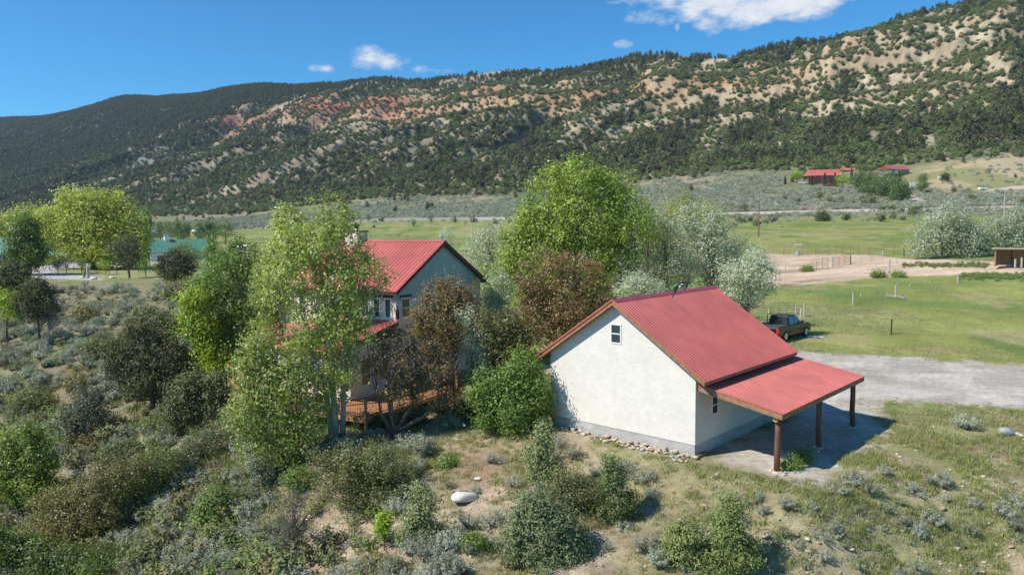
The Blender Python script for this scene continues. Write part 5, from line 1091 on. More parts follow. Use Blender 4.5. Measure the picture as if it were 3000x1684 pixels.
# behind / far centre
for i,(px,py,w,h,Y,lb) in enumerate([(2010,600,45,38,170,'yellow green willow above the silvery trees'),(2085,620,38,30,165,'small yellow willow right of the larger yellow one'),(1965,620,30,30,175,'pale yellow willow top just right of the cottonwood')]):
    ptree('golden_willow',lb,px,700,Y,[(px,py,w,h),(px,py+35,w*.8,h*.9)],90,22,.9,.35,[(.34,.36,.10),(.29,.32,.09)],seed=30+i,nlimb=16)
# right hand olives
for i,(px,L,lb) in enumerate([(2760,[(2760,640,55,42),(2720,690,55,45),(2790,700,60,50),(2830,650,30,35),(2700,735,40,25)],'broad silvery tree behind the corral, the largest on the right'),
    (2850,[(2850,700,50,45),(2870,735,40,30),(2820,740,40,25)],'lower silvery tree between the broad one and the loafing shed'),(2950,[(2940,665,55,50),(3010,640,50,55),(2960,720,60,35),(3030,700,50,50)],'silvery tree rising behind the loafing shed')]):
    ptree('russian_olive',lb,px,765,132,L,230,24,.75,.27,OLV2,seed=40+i,nlimb=60,shell=.3,extra_trunks=[[(.3,0,-.2),(2,0,2),(4,0,4.5)],[(-.3,0,-.2),(-2,0,2),(-4,0,4)]])
# left: willows, orchard
ptree('willow_tree','huge golden green willow at the left, beyond the orchard',275,790,152,
 [(215,590,60,35),(300,595,70,40),(160,650,50,50),(260,660,90,60),(360,650,55,60),(400,690,40,45),(200,710,70,45),(310,720,90,50),(380,740,40,40)],560,44,1.05,.38,WIL,r0=.6,nlimb=80,seed=50,shell=.4,minr=.05,sag=.5)
ptree('willow_tree','golden willow at the left edge behind the darker tree',70,790,190,[(85,640,50,32),(20,670,50,40),(100,690,50,50),(-40,690,60,40)],240,36,1.2,.45,WIL,seed=51,nlimb=30)
ptree('cottonwood_tree','dark green tree standing before the left green roof',78,800,135,[(75,670,38,45),(60,720,45,45),(100,740,40,40),(70,770,45,25)],260,36,.75,.28,[(.12,.19,.04),(.09,.15,.035),(.16,.22,.05)],seed=52,nlimb=30,bark=ASPENBARK)
ptree('cottonwood_tree','thin pale green poplar right of the huge willow',425,760,165,[(430,640,16,35),(425,690,20,40),(420,735,20,35)],90,26,.7,.28,SHR,seed=53,nlimb=14)
ptree('elm_tree','thin brown green tree in front of the barn gable',378,788,125,[(372,710,32,25),(350,735,25,30),(395,740,25,30),(375,760,35,20)],130,22,.5,.2,[(.13,.13,.07),(.10,.11,.06)],seed=54,nlimb=40)
ptree('juniper_tree','big dark juniper on the brow right of the barn',512,812,112,[(515,760,32,28),(490,780,32,30),(540,785,32,30),(515,800,45,20)],240,36,.42,.2,JUN,seed=55,nlimb=20,mat=NEEDLE)
ptree('apple_tree','pale leaning tree above the brow juniper',545,800,118,[(530,730,28,14),(555,745,25,25),(570,775,25,20),(545,715,15,15)],110,24,.4,.18,[(.22,.26,.08),(.17,.21,.06)],seed=56,nlimb=24)
for i,(px,py,w,h,pal,lb) in enumerate([(140,762,18,14,ASPY,'small yellow green fruit tree nearest the left roofs'),(165,775,18,12,[(.2,.17,.12)],'bare grey brown fruit tree beside the small yellow one'),(190,770,24,16,[(.26,.30,.05),(.2,.22,.05)],'olive green fruit tree leaning over the lawn'),(238,768,16,14,SHR,'sparse green sapling left of the thick post'),
    (305,775,15,14,ASPY,'bright green sapling in the middle of the lawn fence'),(422,778,17,20,ASPY,'bright green sapling at the right of the lawn fence'),(290,772,8,6,OAKBR,'tiny brown bush left of the bright sapling')]):
    x,y,z=at(px+6,py+h+16,100,160); tree('fruit_tree',lb,'tree',(x,y,z),[(p[0],p[1],p[2],p[3],p[4],p[5]) for p in blobs_px(y,(x,y,z),[(px,py,w,h)])],36,26,.22,.13,pal,seed=60+i,nlimb=16,r0=.07)
POP=[(.13,.19,.07),(.16,.22,.08),(.11,.16,.06)]
for i,(px,pt,pb,w,Y) in enumerate([(495,640,700,20,300),(520,640,705,20,290),(545,650,700,14,300),(585,647,705,16,285),(610,640,700,16,290),(632,645,700,14,300),(660,640,703,26,280),(590,690,735,22,230),(470,650,690,12,320),(535,690,730,14,240),(618,700,740,16,225)]):
    p=sight(px,pb,Y); loc=(p[0],p[1],zat(p[0],p[1])); hh=px2m((pb-pt)/2,Y)
    tree('poplar_tree','upright green poplar in the row behind the barn','tree',loc,blobs_px(Y,loc,[(px,pt+(pb-pt)*.3,w*.75,(pb-pt)*.3),(px,pt+(pb-pt)*.62,w,(pb-pt)*.33)]),60,22,.7,.42,POP,seed=80+i,nlimb=8,group='poplars behind the barn',r0=.2)
for i,(px,pt,pb,w) in enumerate([(2512,505,560,20),(2530,495,560,22),(2552,490,562,22),(2575,498,570,24),(2598,495,575,24),(2615,510,580,22),(2635,505,582,20),(2650,530,590,16),(2560,520,575,24),(2590,525,580,24),(2535,528,568,22),(2625,540,590,20)]):
    x,y,z=at(px,pb,330,470); tree('poplar_tree','tall green poplar in the clump between the two red roofs','tree',(x,y,z),blobs_px(y,(x,y,z),[(px,pt+(pb-pt)*.35,w*.8,(pb-pt)*.35),(px,pt+(pb-pt)*.65,w,(pb-pt)*.33)]),70,20,1.0,.62,[(.13,.19,.065),(.17,.23,.08),(.11,.16,.055)],seed=100+i,nlimb=8,group='poplar clump between the two ranch buildings',r0=.3,bark=ASPENBARK)
for i,(px,pt,pb,w,pal,lb) in enumerate([(2470,506,552,20,ASPY,'bright lime green tree right of the ranch house'),(2335,505,530,14,ASPY,'light green tree behind the white pickup'),(2360,500,528,12,SHR,'small green tree at the left gable of the ranch house'),(2700,530,565,16,SHR,'round green bush right of the tarped camper'),(2702,510,540,12,JUG,'dark shrub above the camper'),(2770,512,532,9,JUN,'little dark juniper right of the white tank')]):
    x,y,z=at(px,pb,330,470); tree('leafy_tree',lb,'tree',(x,y,z),blobs_px(y,(x,y,z),[(px,(pt+pb)/2-3,w,(pb-pt)*.42)]),60,22,.8,.5,pal,seed=120+i,nlimb=8,r0=.2)
def spruce(lb,px,pb,pt,ymin,ymax,pal,seed):
    x,y,z=at(px,pb,ymin,ymax); h=(pb-pt)/FPX*y; rng=np.random.default_rng(seed); g=thing('spruce_tree',lb,'tree',(x,y,z)); n=900; f=rng.random(n)**.8; a=rng.uniform(0,6.28,n); rr=h*.24*(1-f)*(.75+.25*np.sin(f*40))+.1; rr=rr*rng.uniform(.6,1.05,n)
    V,F=cards(np.c_[np.cos(a)*rr,np.sin(a)*rr,h*(.08+.92*f)-rr*.25],.6,.6,rng); link('crown',npmesh('crown',V,F,NEEDLE,palette(n,pal,rng)),g); mb=MB(); mb.tube([(0,0,-.5),(0,0,h*.9)],[.2,.04],5); mb.obj('trunk',BARK,g)
for i,(px,pb,pt,lb,pal) in enumerate([(2300,540,516,'small dark spruce left of the white pickup',JUN),(2321,535,507,'second spruce left of the white pickup, slightly taller',JUN),(2378,544,515,'dark spruce at the left porch of the ranch house',JUN),(2416,546,506,'dark spruce before the middle of the ranch house',JUN),(2446,546,506,'dark spruce at the right porch end of the ranch house',JUN),(2494,540,494,'blue grey spruce right of the lime green tree',[(.10,.13,.12),(.13,.16,.14)]),(2634,532,498,'dark spruce in front of the red roofed garage',JUN)]):
    spruce(lb,px,pb,pt,360,480,pal,140+i)
ptree('juniper_tree','lone dark juniper on the near side of the dirt road',2410,650,262,[(2408,628,15,12),(2410,640,17,10)],70,30,.7,.4,JUN,seed=150,nlimb=10,mat=NEEDLE)
for i,(px,pb,w,h,lb) in enumerate([(2740,592,9,22,'leafless pale sapling beside the track to the ranch'),(2752,588,8,22,'second leafless sapling beside the track')]):
    x,y,z=at(px,pb,300,420); tree('bare_sapling',lb,'tree',(x,y,z),blobs_px(y,(x,y,z),[(px,pb-h,w,h)]),40,3,.4,.2,[(.3,.28,.24)],seed=155+i,nlimb=34,bark=GREYWOOD,r0=.12)
# the apron's scattered field trees
for i,(px,pb,h,lb) in enumerate([(1078,652,28,'small round field tree left of the others above the house ridge'),(1262,660,34,'tall thin field tree above the house ridge'),(1212,664,20,'small field tree left of the tall thin one'),(1332,652,16,'tiny field tree beside the asphalt road')]):
    x,y,z=at(px,pb,230,420); tree('field_tree',lb,'tree',(x,y,z),blobs_px(y,(x,y,z),[(px,pb-h*.6,h*.28,h*.42)]),34,12,.5,.4,[(.2,.24,.13),(.25,.28,.17)],seed=160+i,nlimb=14,r0=.12)
# ---- ravine side ------------------------------------------------------------------------
ptree('juniper_tree','big dark juniper on the ravine slope left of the aspens',450,1190,54,
 [(470,960,55,50),(400,1000,65,60),(490,1050,70,70),(370,1080,60,60),(450,1120,90,50),(540,1070,45,60),(340,1040,35,45)],420,46,.27,.13,[(.13,.135,.06),(.165,.16,.07),(.10,.10,.045)],r0=.2,nlimb=60,seed=170,mat=NEEDLE,shell=.4,minr=.02)
ptree('juniper_tree','dark juniper just below the big one on the ravine slope',570,1270,48,[(560,1140,60,50),(610,1190,60,55),(530,1200,60,50),(640,1130,35,40)],300,40,.25,.12,[(.16,.165,.07),(.13,.135,.06)],r0=.15,nlimb=40,seed=171,mat=NEEDLE)
ptree('juniper_tree','half dead juniper with bleached branches on the ravine slope',265,1300,52,[(260,1170,45,40),(230,1220,50,45),(300,1230,45,40),(210,1250,40,35)],190,24,.28,.12,[(.14,.13,.09),(.18,.17,.12),(.10,.11,.05)],r0=.13,nlimb=90,seed=172,mat=NEEDLE,bark=GREYWOOD)
ptree('mountain_maple','rounded yellow green maple at the left edge of the ravine',75,1480,44,[(60,1290,70,50),(110,1350,60,60),(20,1370,60,70),(80,1420,80,50),(-30,1330,50,60)],420,42,.26,.125,[(.22,.27,.065),(.17,.22,.055),(.26,.31,.085)],r0=.14,nlimb=50,seed=173)
ptree('scrub_oak','broad brown green scrub oak thicket at the lower left',230,1590,39,[(170,1470,80,50),(260,1440,70,45),(320,1400,60,50),(200,1530,110,50),(310,1490,70,60),(120,1560,60,50),(380,1370,50,40)],520,34,.25,.095,OAKBR,r0=.07,nlimb=120,seed=174,cat='shrub')
ptree('scrub_oak','green scrub oak thicket beside the brown one, lower left',440,1520,40,[(420,1390,60,60),(470,1350,60,50),(400,1460,60,50),(480,1430,50,50),(350,1560,90,45),(430,1540,60,40)],420,34,.24,.095,[(.19,.22,.08),(.22,.25,.09)],r0=.07,nlimb=90,seed=175,cat='shrub')
ptree('chokecherry','dark green thicket in the bottom left corner',110,1690,35.5,[(60,1620,90,50),(180,1650,100,50),(300,1640,90,40),(-20,1590,60,60),(420,1650,70,40)],460,34,.25,.10,[(.14,.19,.065),(.17,.22,.07)],r0=.07,nlimb=80,seed=176,cat='shrub')
ptree('scrub_oak','olive brown scrub oak in front of the deck shadow',1090,1470,33.5,[(1060,1340,80,45),(1140,1370,80,55),(1010,1400,90,60),(1180,1430,60,50),(1100,1440,100,50),(970,1350,50,40),(1060,1500,90,30)],620,36,.21,.075,OAK,r0=.07,nlimb=140,seed=177,cat='shrub')
ptree('dead_bush','leafless grey bush with upright twigs at the lower centre',865,1640,30.5,[(860,1480,70,70),(840,1550,80,50),(900,1540,60,60)],260,3,.15,.06,[(.2,.17,.13)],r0=.05,nlimb=240,seed=178,cat='shrub',bark=TWIG,minr=.006,shell=.1)
ptree('juniper_tree','young juniper with bare lower trunk left of the large sage green bush',1240,1640,29,[(1240,1460,40,45),(1225,1520,45,40),(1260,1560,50,35),(1300,1580,35,30),(1190,1560,30,30)],170,34,.17,.075,JUG,r0=.06,nlimb=60,seed=179,mat=NEEDLE)
ptree('juniper_tree','large sage green juniper bush at the bottom centre',1590,1700,27.5,[(1560,1470,60,50),(1620,1530,70,60),(1530,1560,60,60),(1590,1620,110,60),(1680,1610,60,60),(1510,1650,50,50)],560,42,.19,.08,[(.19,.23,.105),(.23,.27,.13),(.16,.19,.085)],r0=.09,nlimb=60,seed=180,mat=NEEDLE)
ptree('juniper_tree','upright young juniper against the shed cobbles',1590,1440,31.5,[(1590,1270,28,35),(1580,1330,45,45),(1600,1385,55,40)],230,34,.17,.075,JUG,r0=.05,nlimb=40,seed=181,mat=NEEDLE)
ptree('scrub_oak','low twiggy oak thicket between two young junipers',1690,1500,30,[(1660,1410,50,40),(1720,1440,60,50),(1640,1460,50,40),(1700,1500,60,30)],260,26,.19,.07,OAK,r0=.05,nlimb=90,seed=182,cat='shrub')
ptree('juniper_tree','small pinyon with two stems below the shed wall',1795,1540,29.5,[(1790,1360,30,30),(1800,1400,38,35),(1820,1470,50,35),(1790,1500,50,28)],200,34,.16,.07,[(.13,.155,.06),(.17,.20,.075),(.10,.13,.05)],r0=.05,nlimb=50,seed=183,mat=NEEDLE)
ptree('pinyon_tree','bright green pinyon at the bottom, taller of the pair',2140,1700,26.5,[(2140,1480,32,35),(2130,1550,55,50),(2160,1620,70,55),(2100,1650,60,50)],340,38,.17,.075,[(.19,.23,.07),(.23,.27,.09),(.15,.19,.06)],r0=.07,nlimb=50,seed=184,mat=NEEDLE)
ptree('pinyon_tree','bright green pinyon at the bottom, shorter of the pair',2010,1700,26.8,[(2010,1560,45,40),(1990,1620,55,50),(2040,1650,50,45)],260,36,.17,.075,[(.18,.22,.07),(.22,.26,.09)],r0=.06,nlimb=50,seed=185,mat=NEEDLE)
ptree('juniper_tree','dark juniper tip on the low slope behind the dead bush',740,1450,37,[(745,1350,30,25),(760,1400,30,30)],80,30,.16,.08,SGD,r0=.05,nlimb=20,seed=186,mat=SAGE)
ptree('chokecherry','bright lime green sprout at the foot of the scrub oak',1125,1580,29.5,[(1125,1520,22,22),(1120,1545,22,16)],50,30,.13,.09,[(.30,.40,.03),(.24,.34,.03)],r0=.03,nlimb=16,seed=187,cat='shrub')
ptree('willow_shrub','light green shrub on the scree left of the dead bush',650,1560,36,[(640,1470,50,50),(660,1510,55,35),(610,1500,40,35)],190,34,.2,.09,[(.20,.26,.08),(.16,.22,.06)],r0=.04,nlimb=40,seed=188,cat='shrub')
ptree('scrub_oak','olive scrub at the foot of the aspens',560,1440,42,[(560,1330,60,45),(620,1290,50,40),(510,1380,60,40),(600,1390,60,35)],300,30,.22,.09,[(.17,.19,.09),(.20,.21,.11)],r0=.05,nlimb=70,seed=189,cat='shrub')
ptree('juniper_tree','dark juniper at the left edge below the driveway',45,878,86,[(40,800,40,35),(20,850,45,40),(70,830,30,40)],220,36,.36,.17,JUN,seed=190,nlimb=20,mat=NEEDLE)
ptree('juniper_tree','brown green juniper on the sage slope near the left edge',110,925,74,[(110,850,40,35),(90,890,45,40),(130,900,40,40)],220,34,.33,.15,[(.12,.115,.05),(.09,.095,.04)],seed=191,nlimb=40,mat=NEEDLE)
ptree('mountain_maple','bright green shrub at the left edge of the sage slope',15,928,77,[(15,880,30,30),(30,910,30,25)],90,34,.35,.16,ASPY,seed=192,nlimb=16,cat='shrub')
ptree('dead_bush','grey leafless shrub on the sage slope',140,938,74,[(140,890,28,30),(150,915,30,20)],110,4,.25,.12,[(.2,.18,.17)],r0=.06,nlimb=100,seed=193,bark=GREYWOOD,cat='shrub')
for i,(px,py,Y,w,h,pal,lb) in enumerate([(600,850,104,34,22,OAK,'low dark brush right of the brow juniper'),(575,880,96,55,28,OAKBR,'brown brush bank above the yellow maple'),(430,940,80,40,22,OAK,'olive shrub in the middle of the sage slope'),(250,930,84,40,20,OAKBR,'brown shrub in the sage slope under the boulders'),(520,870,95,40,25,OAK,'dark shrub under the brow juniper'),
   (90,1180,60,60,30,OAK,'green shrub bank on the left slope'),(300,1030,68,50,25,OAK,'olive shrub left of the big dark juniper'),(230,1080,62,40,25,OAKBR,'brown shrub above the half dead juniper'),(700,1290,44,50,35,JUG,'grey green shrub under the aspens'),(360,1330,46,60,40,[(.16,.18,.08)],'grey green thicket below the half dead juniper'),
   (880,1420,36,40,30,SHR,'leafy green shoots below the bushy aspen'),(1310,1400,35,26,14,SHR,'small green clump on the dry bank right of the scrub oak'),(1500,1650,27,30,22,OAK,'olive shrub left of the large sage green bush'),(1390,1640,28,40,18,SHR,'low green weeds at the bottom of the dry bank'),(2315,1365,31.7,22,14,[(.20,.27,.06)],'round green bush at the foot of the near porch post'),(2350,1340,32.5,26,20,[(.12,.19,.05)],'round dark green bush in the porch shade')]):
    p=sight(px,py+h*.8,Y); z=zat(p[0],p[1]); loc=(p[0],p[1],z); hw=px2m(w,Y);hh=px2m(h,Y)
    tree('shrub',lb,'shrub',loc,[(0,0,hh,hw,hw*.9,hh),(hw*.4,.1,hh*.7,hw*.7,hw*.6,hh*.8),(-hw*.5,0,hh*.8,hw*.6,hw*.6,hh*.7)],int(90*min(3,max(.6,(w*h)/900))),28,.05*Y/10,.0026*Y,pal,seed=200+i,nlimb=40,r0=.04,minr=.008)
for i,(px,py,Y,w,h,lb) in enumerate([(1090,1215,41,50,26,'added dark shrub standing in for shade under the near deck corner'),(1200,1205,42,55,26,'added dark shrub standing in for shade below the deck middle'),(1310,1190,43,50,28,'added dark shrub standing in for shade at the right end of the deck'),(1390,1210,41,40,40,'dark green bush between the deck and the box elder')]):  # first three: dark shrubs added to imitate the shade below the deck
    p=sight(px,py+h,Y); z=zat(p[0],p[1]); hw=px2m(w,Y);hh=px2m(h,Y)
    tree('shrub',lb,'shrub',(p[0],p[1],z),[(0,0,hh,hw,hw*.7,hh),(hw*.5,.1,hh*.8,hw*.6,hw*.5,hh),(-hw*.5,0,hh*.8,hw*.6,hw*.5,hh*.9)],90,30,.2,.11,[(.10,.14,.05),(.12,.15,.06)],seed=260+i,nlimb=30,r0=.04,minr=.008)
# ================================================================ SAGEBRUSH, individuals
rng=np.random.default_rng(11)
hero=[(2830,1240,45,'rounded sagebrush near the gravel edge, left of the grey boulder'),(2500,1400,42,'pale sagebrush at the corner of the porch shadow'),(2545,1435,40,'tall pale sagebrush in front of the porch shadow corner'),(2585,1385,26,'small sagebrush right of the porch shadow corner'),(2670,1430,28,'sagebrush left of the twin clump on the grass'),(2700,1450,20,'small sagebrush below the twin clump'),(2725,1410,26,'left sagebrush of the twin clump'),(2770,1415,36,'right sagebrush of the twin clump'),
 (2740,1520,44,'grey half bare sagebrush in the middle of the right slope'),(2680,1540,38,'flat sagebrush left of the half bare one'),(2845,1560,32,'upright sagebrush below the half bare one'),(2860,1480,28,'small sagebrush above the right edge clump'),(2940,1500,42,'left sagebrush of the right edge clump'),(2985,1470,44,'tall sagebrush at the right edge'),(2975,1540,40,'lower sagebrush at the right edge'),(2840,1500,14,'tiny sagebrush between the larger ones'),
 (2300,1560,30,'green grey sagebrush right of the taller pinyon'),(2405,1560,34,'twiggy sagebrush on the stony ground'),(2690,1670,40,'sagebrush at the bottom edge right of centre'),(2640,1690,34,'second sagebrush at the bottom edge'),(2240,1640,40,'blue grey sagebrush in the shade of the taller pinyon'),
 (1440,1520,44,'blue grey sagebrush right of the white boulder'),(1370,1610,26,'small dark sagebrush below the white boulder'),(1140,1570,32,'blue grey sagebrush under the lime sprout'),(950,1580,46,'large dark blue sagebrush right of the dead bush'),(1060,1660,52,'wide pale sagebrush at the bottom edge'),(1150,1670,44,'pale sagebrush right of the widest one at the bottom'),(985,1690,40,'sagebrush in the bottom edge, left of the wide pale one'),
 (730,1500,44,'blue grey sagebrush left of the dead bush'),(750,1590,18,'tiny round sagebrush on the bare scree'),(700,1400,40,'sagebrush below the bushy aspen'),(1740,1390,26,'grey sagebrush at the cobbles, middle of the shed wall'),(1830,1370,38,'grey sagebrush at the cobbles, under the gable window side'),(1885,1395,40,'grey sagebrush at the cobbles, right of the others'),(1680,1330,40,'sagebrush against the shaded left end of the shed wall'),(1640,1300,34,'sagebrush beside the leaf shadow on the shed wall'),
 (1910,1450,30,'round sagebrush on the grass below the cobbles'),(1830,1540,28,'sagebrush right of the two stemmed pinyon'),(1880,1600,48,'wide sagebrush above the gap between bushes'),(1930,1640,44,'dry twiggy sagebrush at the bottom'),(500,1500,50,'sagebrush at the edge of the lower left thicket')]
for i,(px,py,w,lb) in enumerate(hero):
    x,y,z=at(px,py+w*.35,20,120); s=w/FPX*y/.78*1.12; o=link('sagebrush',SAGEM[i%4 if 'green' not in lb else 4],None,(x,y,z-.03)); o.rotation_euler=(rng.normal()*.06,rng.normal()*.06,rng.uniform(0,6.28)); o.scale=(s,s,s*rng.uniform(.85,1.05)); tag(o,lb,'sagebrush')
def near_slope(N,pxr,pyr):
    out=[]
    px=rng.uniform(*pxr,N); py=rng.uniform(*pyr,N)
    for a,b_ in zip(px,py): out.append((a,b_,*at(a,b_,22,140)))
    return out
cnt=0
regions=[((0,760),(830,1180),150,'blue grey sagebrush dotted over the slope at the left','sagebrush on the open slope at the left',.9,1.5),
 ((0,900),(1200,1684),44,'grey sagebrush half hidden in the ravine thickets','sagebrush among the ravine thickets',.7,1.2),
 ((1250,2000),(1330,1684),22,'small grey sagebrush on the dry bank below the shed','sagebrush on the dry bank below the shed',.35,.75),
 ((2050,3000),(1440,1684),34,'small grey green sagebrush on the stony grass at the lower right','sagebrush on the stony grass at the lower right',.3,.7)]
for pr_x,pr_y,N_,lb,gr,s0,s1 in regions:
    for (a,b_,x,y,z) in near_slope(N_*2,pr_x,pr_y):
        if cnt>=300: break
        if z>2.3 and a<900: continue
        if 'left' in lb and y>122: continue
        if pdist(np.array([x]),np.array([y]),DRIVE)[0]>-1 or pdist(np.array([x]),np.array([y]),YARD)[0]>-.8: continue
        lx=(x-SO[0])*SX[0]+(y-SO[1])*SX[1]; ly=(x-SO[0])*SY[0]+(y-SO[1])*SY[1]
        if -.3<lx<14 and -.8<ly<12: continue
        if N_<=0: break
        s=rng.uniform(s0,s1); o=link('sagebrush',SAGEM[rng.integers(0,5)],None,(x,y,z-.04)); o.rotation_euler=(0,0,rng.uniform(0,6.28)); o.scale=(s,s,s*rng.uniform(.75,1.1)); kd=('rounded','flat','twiggy','tall','greenish')[SAGEM.index(o.data)]; tag(o,kd+' '+lb.replace('blue grey ','').replace('small grey green ','small ').replace('small grey ','small ').replace('grey ',''),'sagebrush',kd+' '+gr); cnt+=1; N_-=1
print('sage individuals',cnt)
SAGET=[bpy.data.objects.new('sagebrush',m) for m in SAGEM]
def excl(X,Y,pad=0.):
    lx=(X-SO[0])*SX[0]+(Y-SO[1])*SX[1]; ly=(X-SO[0])*SY[0]+(Y-SO[1])*SY[1]
    a=(lx>.2-pad)&(lx<13.6+pad)&(ly>-.1-pad)&(ly<11+pad)
    return a|(pdist(X,Y,DRIVE)>-.4-pad)|(pdist(X,Y,YARD)>-.1-pad)
# left slope scrub mass
N_=9000; Y=np.exp(rng.uniform(math.log(24),math.log(124),N_)); X=rng.uniform(-.95,-.05,N_)*(Y+8); zz=Z(X,Y)
d=np.clip((fbm(X/5,Y/5,3,3)-.33)*3.2,0,1)*S(2.6,1.8,zz)*(S(-.35,-1.0,zz)|0 if False else 1)
d=d*np.maximum(S(-.45,-1.2,zz),S(-9,-16,X)*(Y>50))*(np.hypot(X+8,Y-50)>9)
ok=(rng.random(N_)<d*.8)&~excl(X,Y); X,Y,zz=X[ok],Y[ok],zz[ok]; k=len(X)
scatter('slope_scrub',np.c_[X,Y,zz-.03],rng.uniform(0,6.28,k),rng.uniform(.5,1.15,k),rng.integers(0,len(SAGET),k),SAGET,'mixed low sagebrush scrub on the left slope and ravine','scrub')
# rabbitbrush and green weeds (round low plants)
SHT=[bpy.data.objects.new('weed',sagebush(90+i,n=300,h=.7,w=.7,pal=p,leaf=.12)) for i,p in enumerate([SHR,OAK,OAKBR,JUG])]
N_=2600; Y=np.exp(rng.uniform(math.log(24),math.log(120),N_)); X=rng.uniform(-.95,-.1,N_)*(Y+8); zz=Z(X,Y)
ok=(rng.random(N_)<.5*S(-.6,-2,zz)+.25*S(-12,-18,X)*(Y>50)*(zz<2.2))&~excl(X,Y)&(np.hypot(X+8,Y-50)>8); X,Y,zz=X[ok],Y[ok],zz[ok]; k=len(X)
scatter('ravine_brush',np.c_[X,Y,zz-.03],rng.uniform(0,6.28,k),rng.uniform(.6,1.7,k)*np.where(zz<-3,1.3,.8),rng.integers(0,4,k),SHT,'low green and brown brush filling the ravine','brush')
# grass
def gr(name,N_,yr,ur,dens,sc,idx,lb):
    Y=np.exp(rng.uniform(math.log(yr[0]),math.log(yr[1]),N_)); X=rng.uniform(*ur,N_)*(Y+3); zz=Z(X,Y); d=dens(X,Y,zz); ok=(rng.random(N_)<d); X,Y,zz=X[ok],Y[ok],zz[ok]; k=len(X)
    scatter(name,np.c_[X,Y,zz],rng.uniform(0,6.28,k),rng.uniform(*sc,k),np.array(idx)[rng.integers(0,len(idx),k)],TUFT,lb,'grass'); print(name,k)
gr('bank_grass',62000,(23,46),(-.75,.80),lambda X,Y,z:np.clip((fbm(X/1.5,Y/1.5,9,3)-.30)*2.2,0,1)*(.30+.70*S(8,14,X))*~excl(X,Y,-.25),(.6,1.5),[0,1,2,3,2,0],'tufts of green and dry grass on the bank around the shed')
gr('verge_grass',15000,(38,62),(-.1,.80),lambda X,Y,z:np.clip((fbm(X/3,Y/3,5,3)-.30)*2,0,1)*(pdist(X,Y,DRIVE)<.5)*~((excl(X,Y,0))&(pdist(X,Y,DRIVE)<-.4))*.8,(.6,1.2),[0,1,0,1],'longer green grass along the gravel edge and pasture')
gr('slope_grass',34000,(34,120),(-.85,-.10),lambda X,Y,z:np.clip((fbm(X/4,Y/4,6,3)-.35)*2,0,1)*(z<2.2)*.8,(.9,2.2),[2,3,2,0],'dry grass on the left slope')
gr('field_grass',16000,(60,150),(-.2,.80),lambda X,Y,z:np.clip((fbm(X/8,Y/20,7,3)-.56)*6,0,1)*(pdist(X,Y,CORRAL)<-1),(.8,1.6),[0,1],'darker clumps of long grass in the pasture')
gr('drive_weeds',1500,(38,60),(.1,.85),lambda X,Y,z:((pdist(X,Y,DRIVE)>-.2)&(pdist(X,Y,DRIVE)<1.6))*.8,(.3,.7),[3,1],'sparse weeds creeping over the gravel edge')
# scattered sage and rabbitbrush in the far pasture
N_=5200; Y=rng.uniform(185,400,N_); X=rng.uniform(-.55,.78,N_)*Y; zz=Z(X,Y)
d=np.clip((fbm(X/22,Y/22,2,3)-.42)*4,0,1)*(.10+.9*S(215,262,Y)*S(10,60,X)+.25*S(330,380,Y)); 
for P_ in (ROAD,ROADL,HDRIVE,HDRIVE2): d=d*(pdist(X,Y,P_)<-1.5)
ok=rng.random(N_)<d*.6; X,Y,zz=X[ok],Y[ok],zz[ok]; k=len(X)
scatter('pasture_brush',np.c_[X,Y,zz],rng.uniform(0,6.28,k),rng.uniform(.5,1.4,k),rng.integers(0,4,k),FARSAGE+OAKB[:1],'scattered low sagebrush at the far side of the pasture','brush')
# weedy clumps at the corral
for i,(px,py,w,h,lb) in enumerate([(*zc(1130,440),24,12,'yellow green weed clump at the front of the corral'),(*zc(1335,440),14,9,'smaller weed clump right of the yellow green one'),(*zc(400,382),10,6,'low weeds left of the brown corral panel'),(*zc(440,380),8,6,'low weeds at the foot of the brown corral panel')]):
    x,y,z=at(px,py+3,80,160); tree('weed_clump',lb,'weeds',(x,y,z),blobs_px(y,(x,y,z),[(px,py-h*.4,w,h*.7)]),50,24,.3,.2,[(.24,.30,.07),(.19,.25,.06)],seed=230+i,nlimb=4,r0=.03,minr=.01)
X=[];
N_=2600; U_=rng.uniform(2645,2895,N_); V_=778+rng.normal(size=N_)*3.5
pp=[at(a,b_,80,200) for a,b_ in zip(U_[:220],V_[:220])]; P=np.array(pp); k=len(P)
scatter('corral_weeds',P,rng.uniform(0,6.28,k),rng.uniform(.25,.65,k),rng.integers(0,2,k),SHT[:2],'strip of green weeds inside the corral','weeds')
pp=[at(a,b_,60,160) for a,b_ in zip(rng.uniform(2810,3040,200),812+rng.normal(size=200)*5) if True]; P=np.array([q for q in pp]); k=len(P)
scatter('shelter_weeds',P,rng.uniform(0,6.28,k),rng.uniform(.3,.75,k),np.zeros(k,int),SHT[:1],'tall green weeds in front of the animal shelter','weeds')
# ================================================================ ROCKS
def boulder(px,py,w,hgt,lb,mi,seed,rot=0,tiltx=0,ymin=22,ymax=160,fl=.55):
    x,y,z=at(px,py,ymin,ymax); s=w/FPX*y/2; me=rock(seed,3,fl); me.materials.append(ROCKM[mi]); o=link('boulder',me,None,(x,y,z+s*hgt*.55)); o.scale=(s,s*.8,s*hgt*1.6); o.rotation_euler=(tiltx,0,rot); tag(o,lb,'boulder'); return o
WHITEST=pmat('white_stone',(.60,.57,.52),.85,var=.10,nscale=6,bump=.3); ROCKM.append(WHITEST)
boulder(1362,1468,80,.62,'large smooth white boulder on the dry bank',4,300,.35); boulder(2946,1274,58,.62,'smooth grey boulder beside the right edge rocks',1,301,.1)
boulder(241,815,16,.4,'left white boulder below the thick post',4,302); boulder(274,819,26,.45,'middle white boulder, largest of the three by the lawn',4,303); boulder(330,815,22,.4,'right white boulder at the edge of the lawn',4,304)
boulder(1400,1405,22,.6,'small pale rock above the large white boulder',4,305)
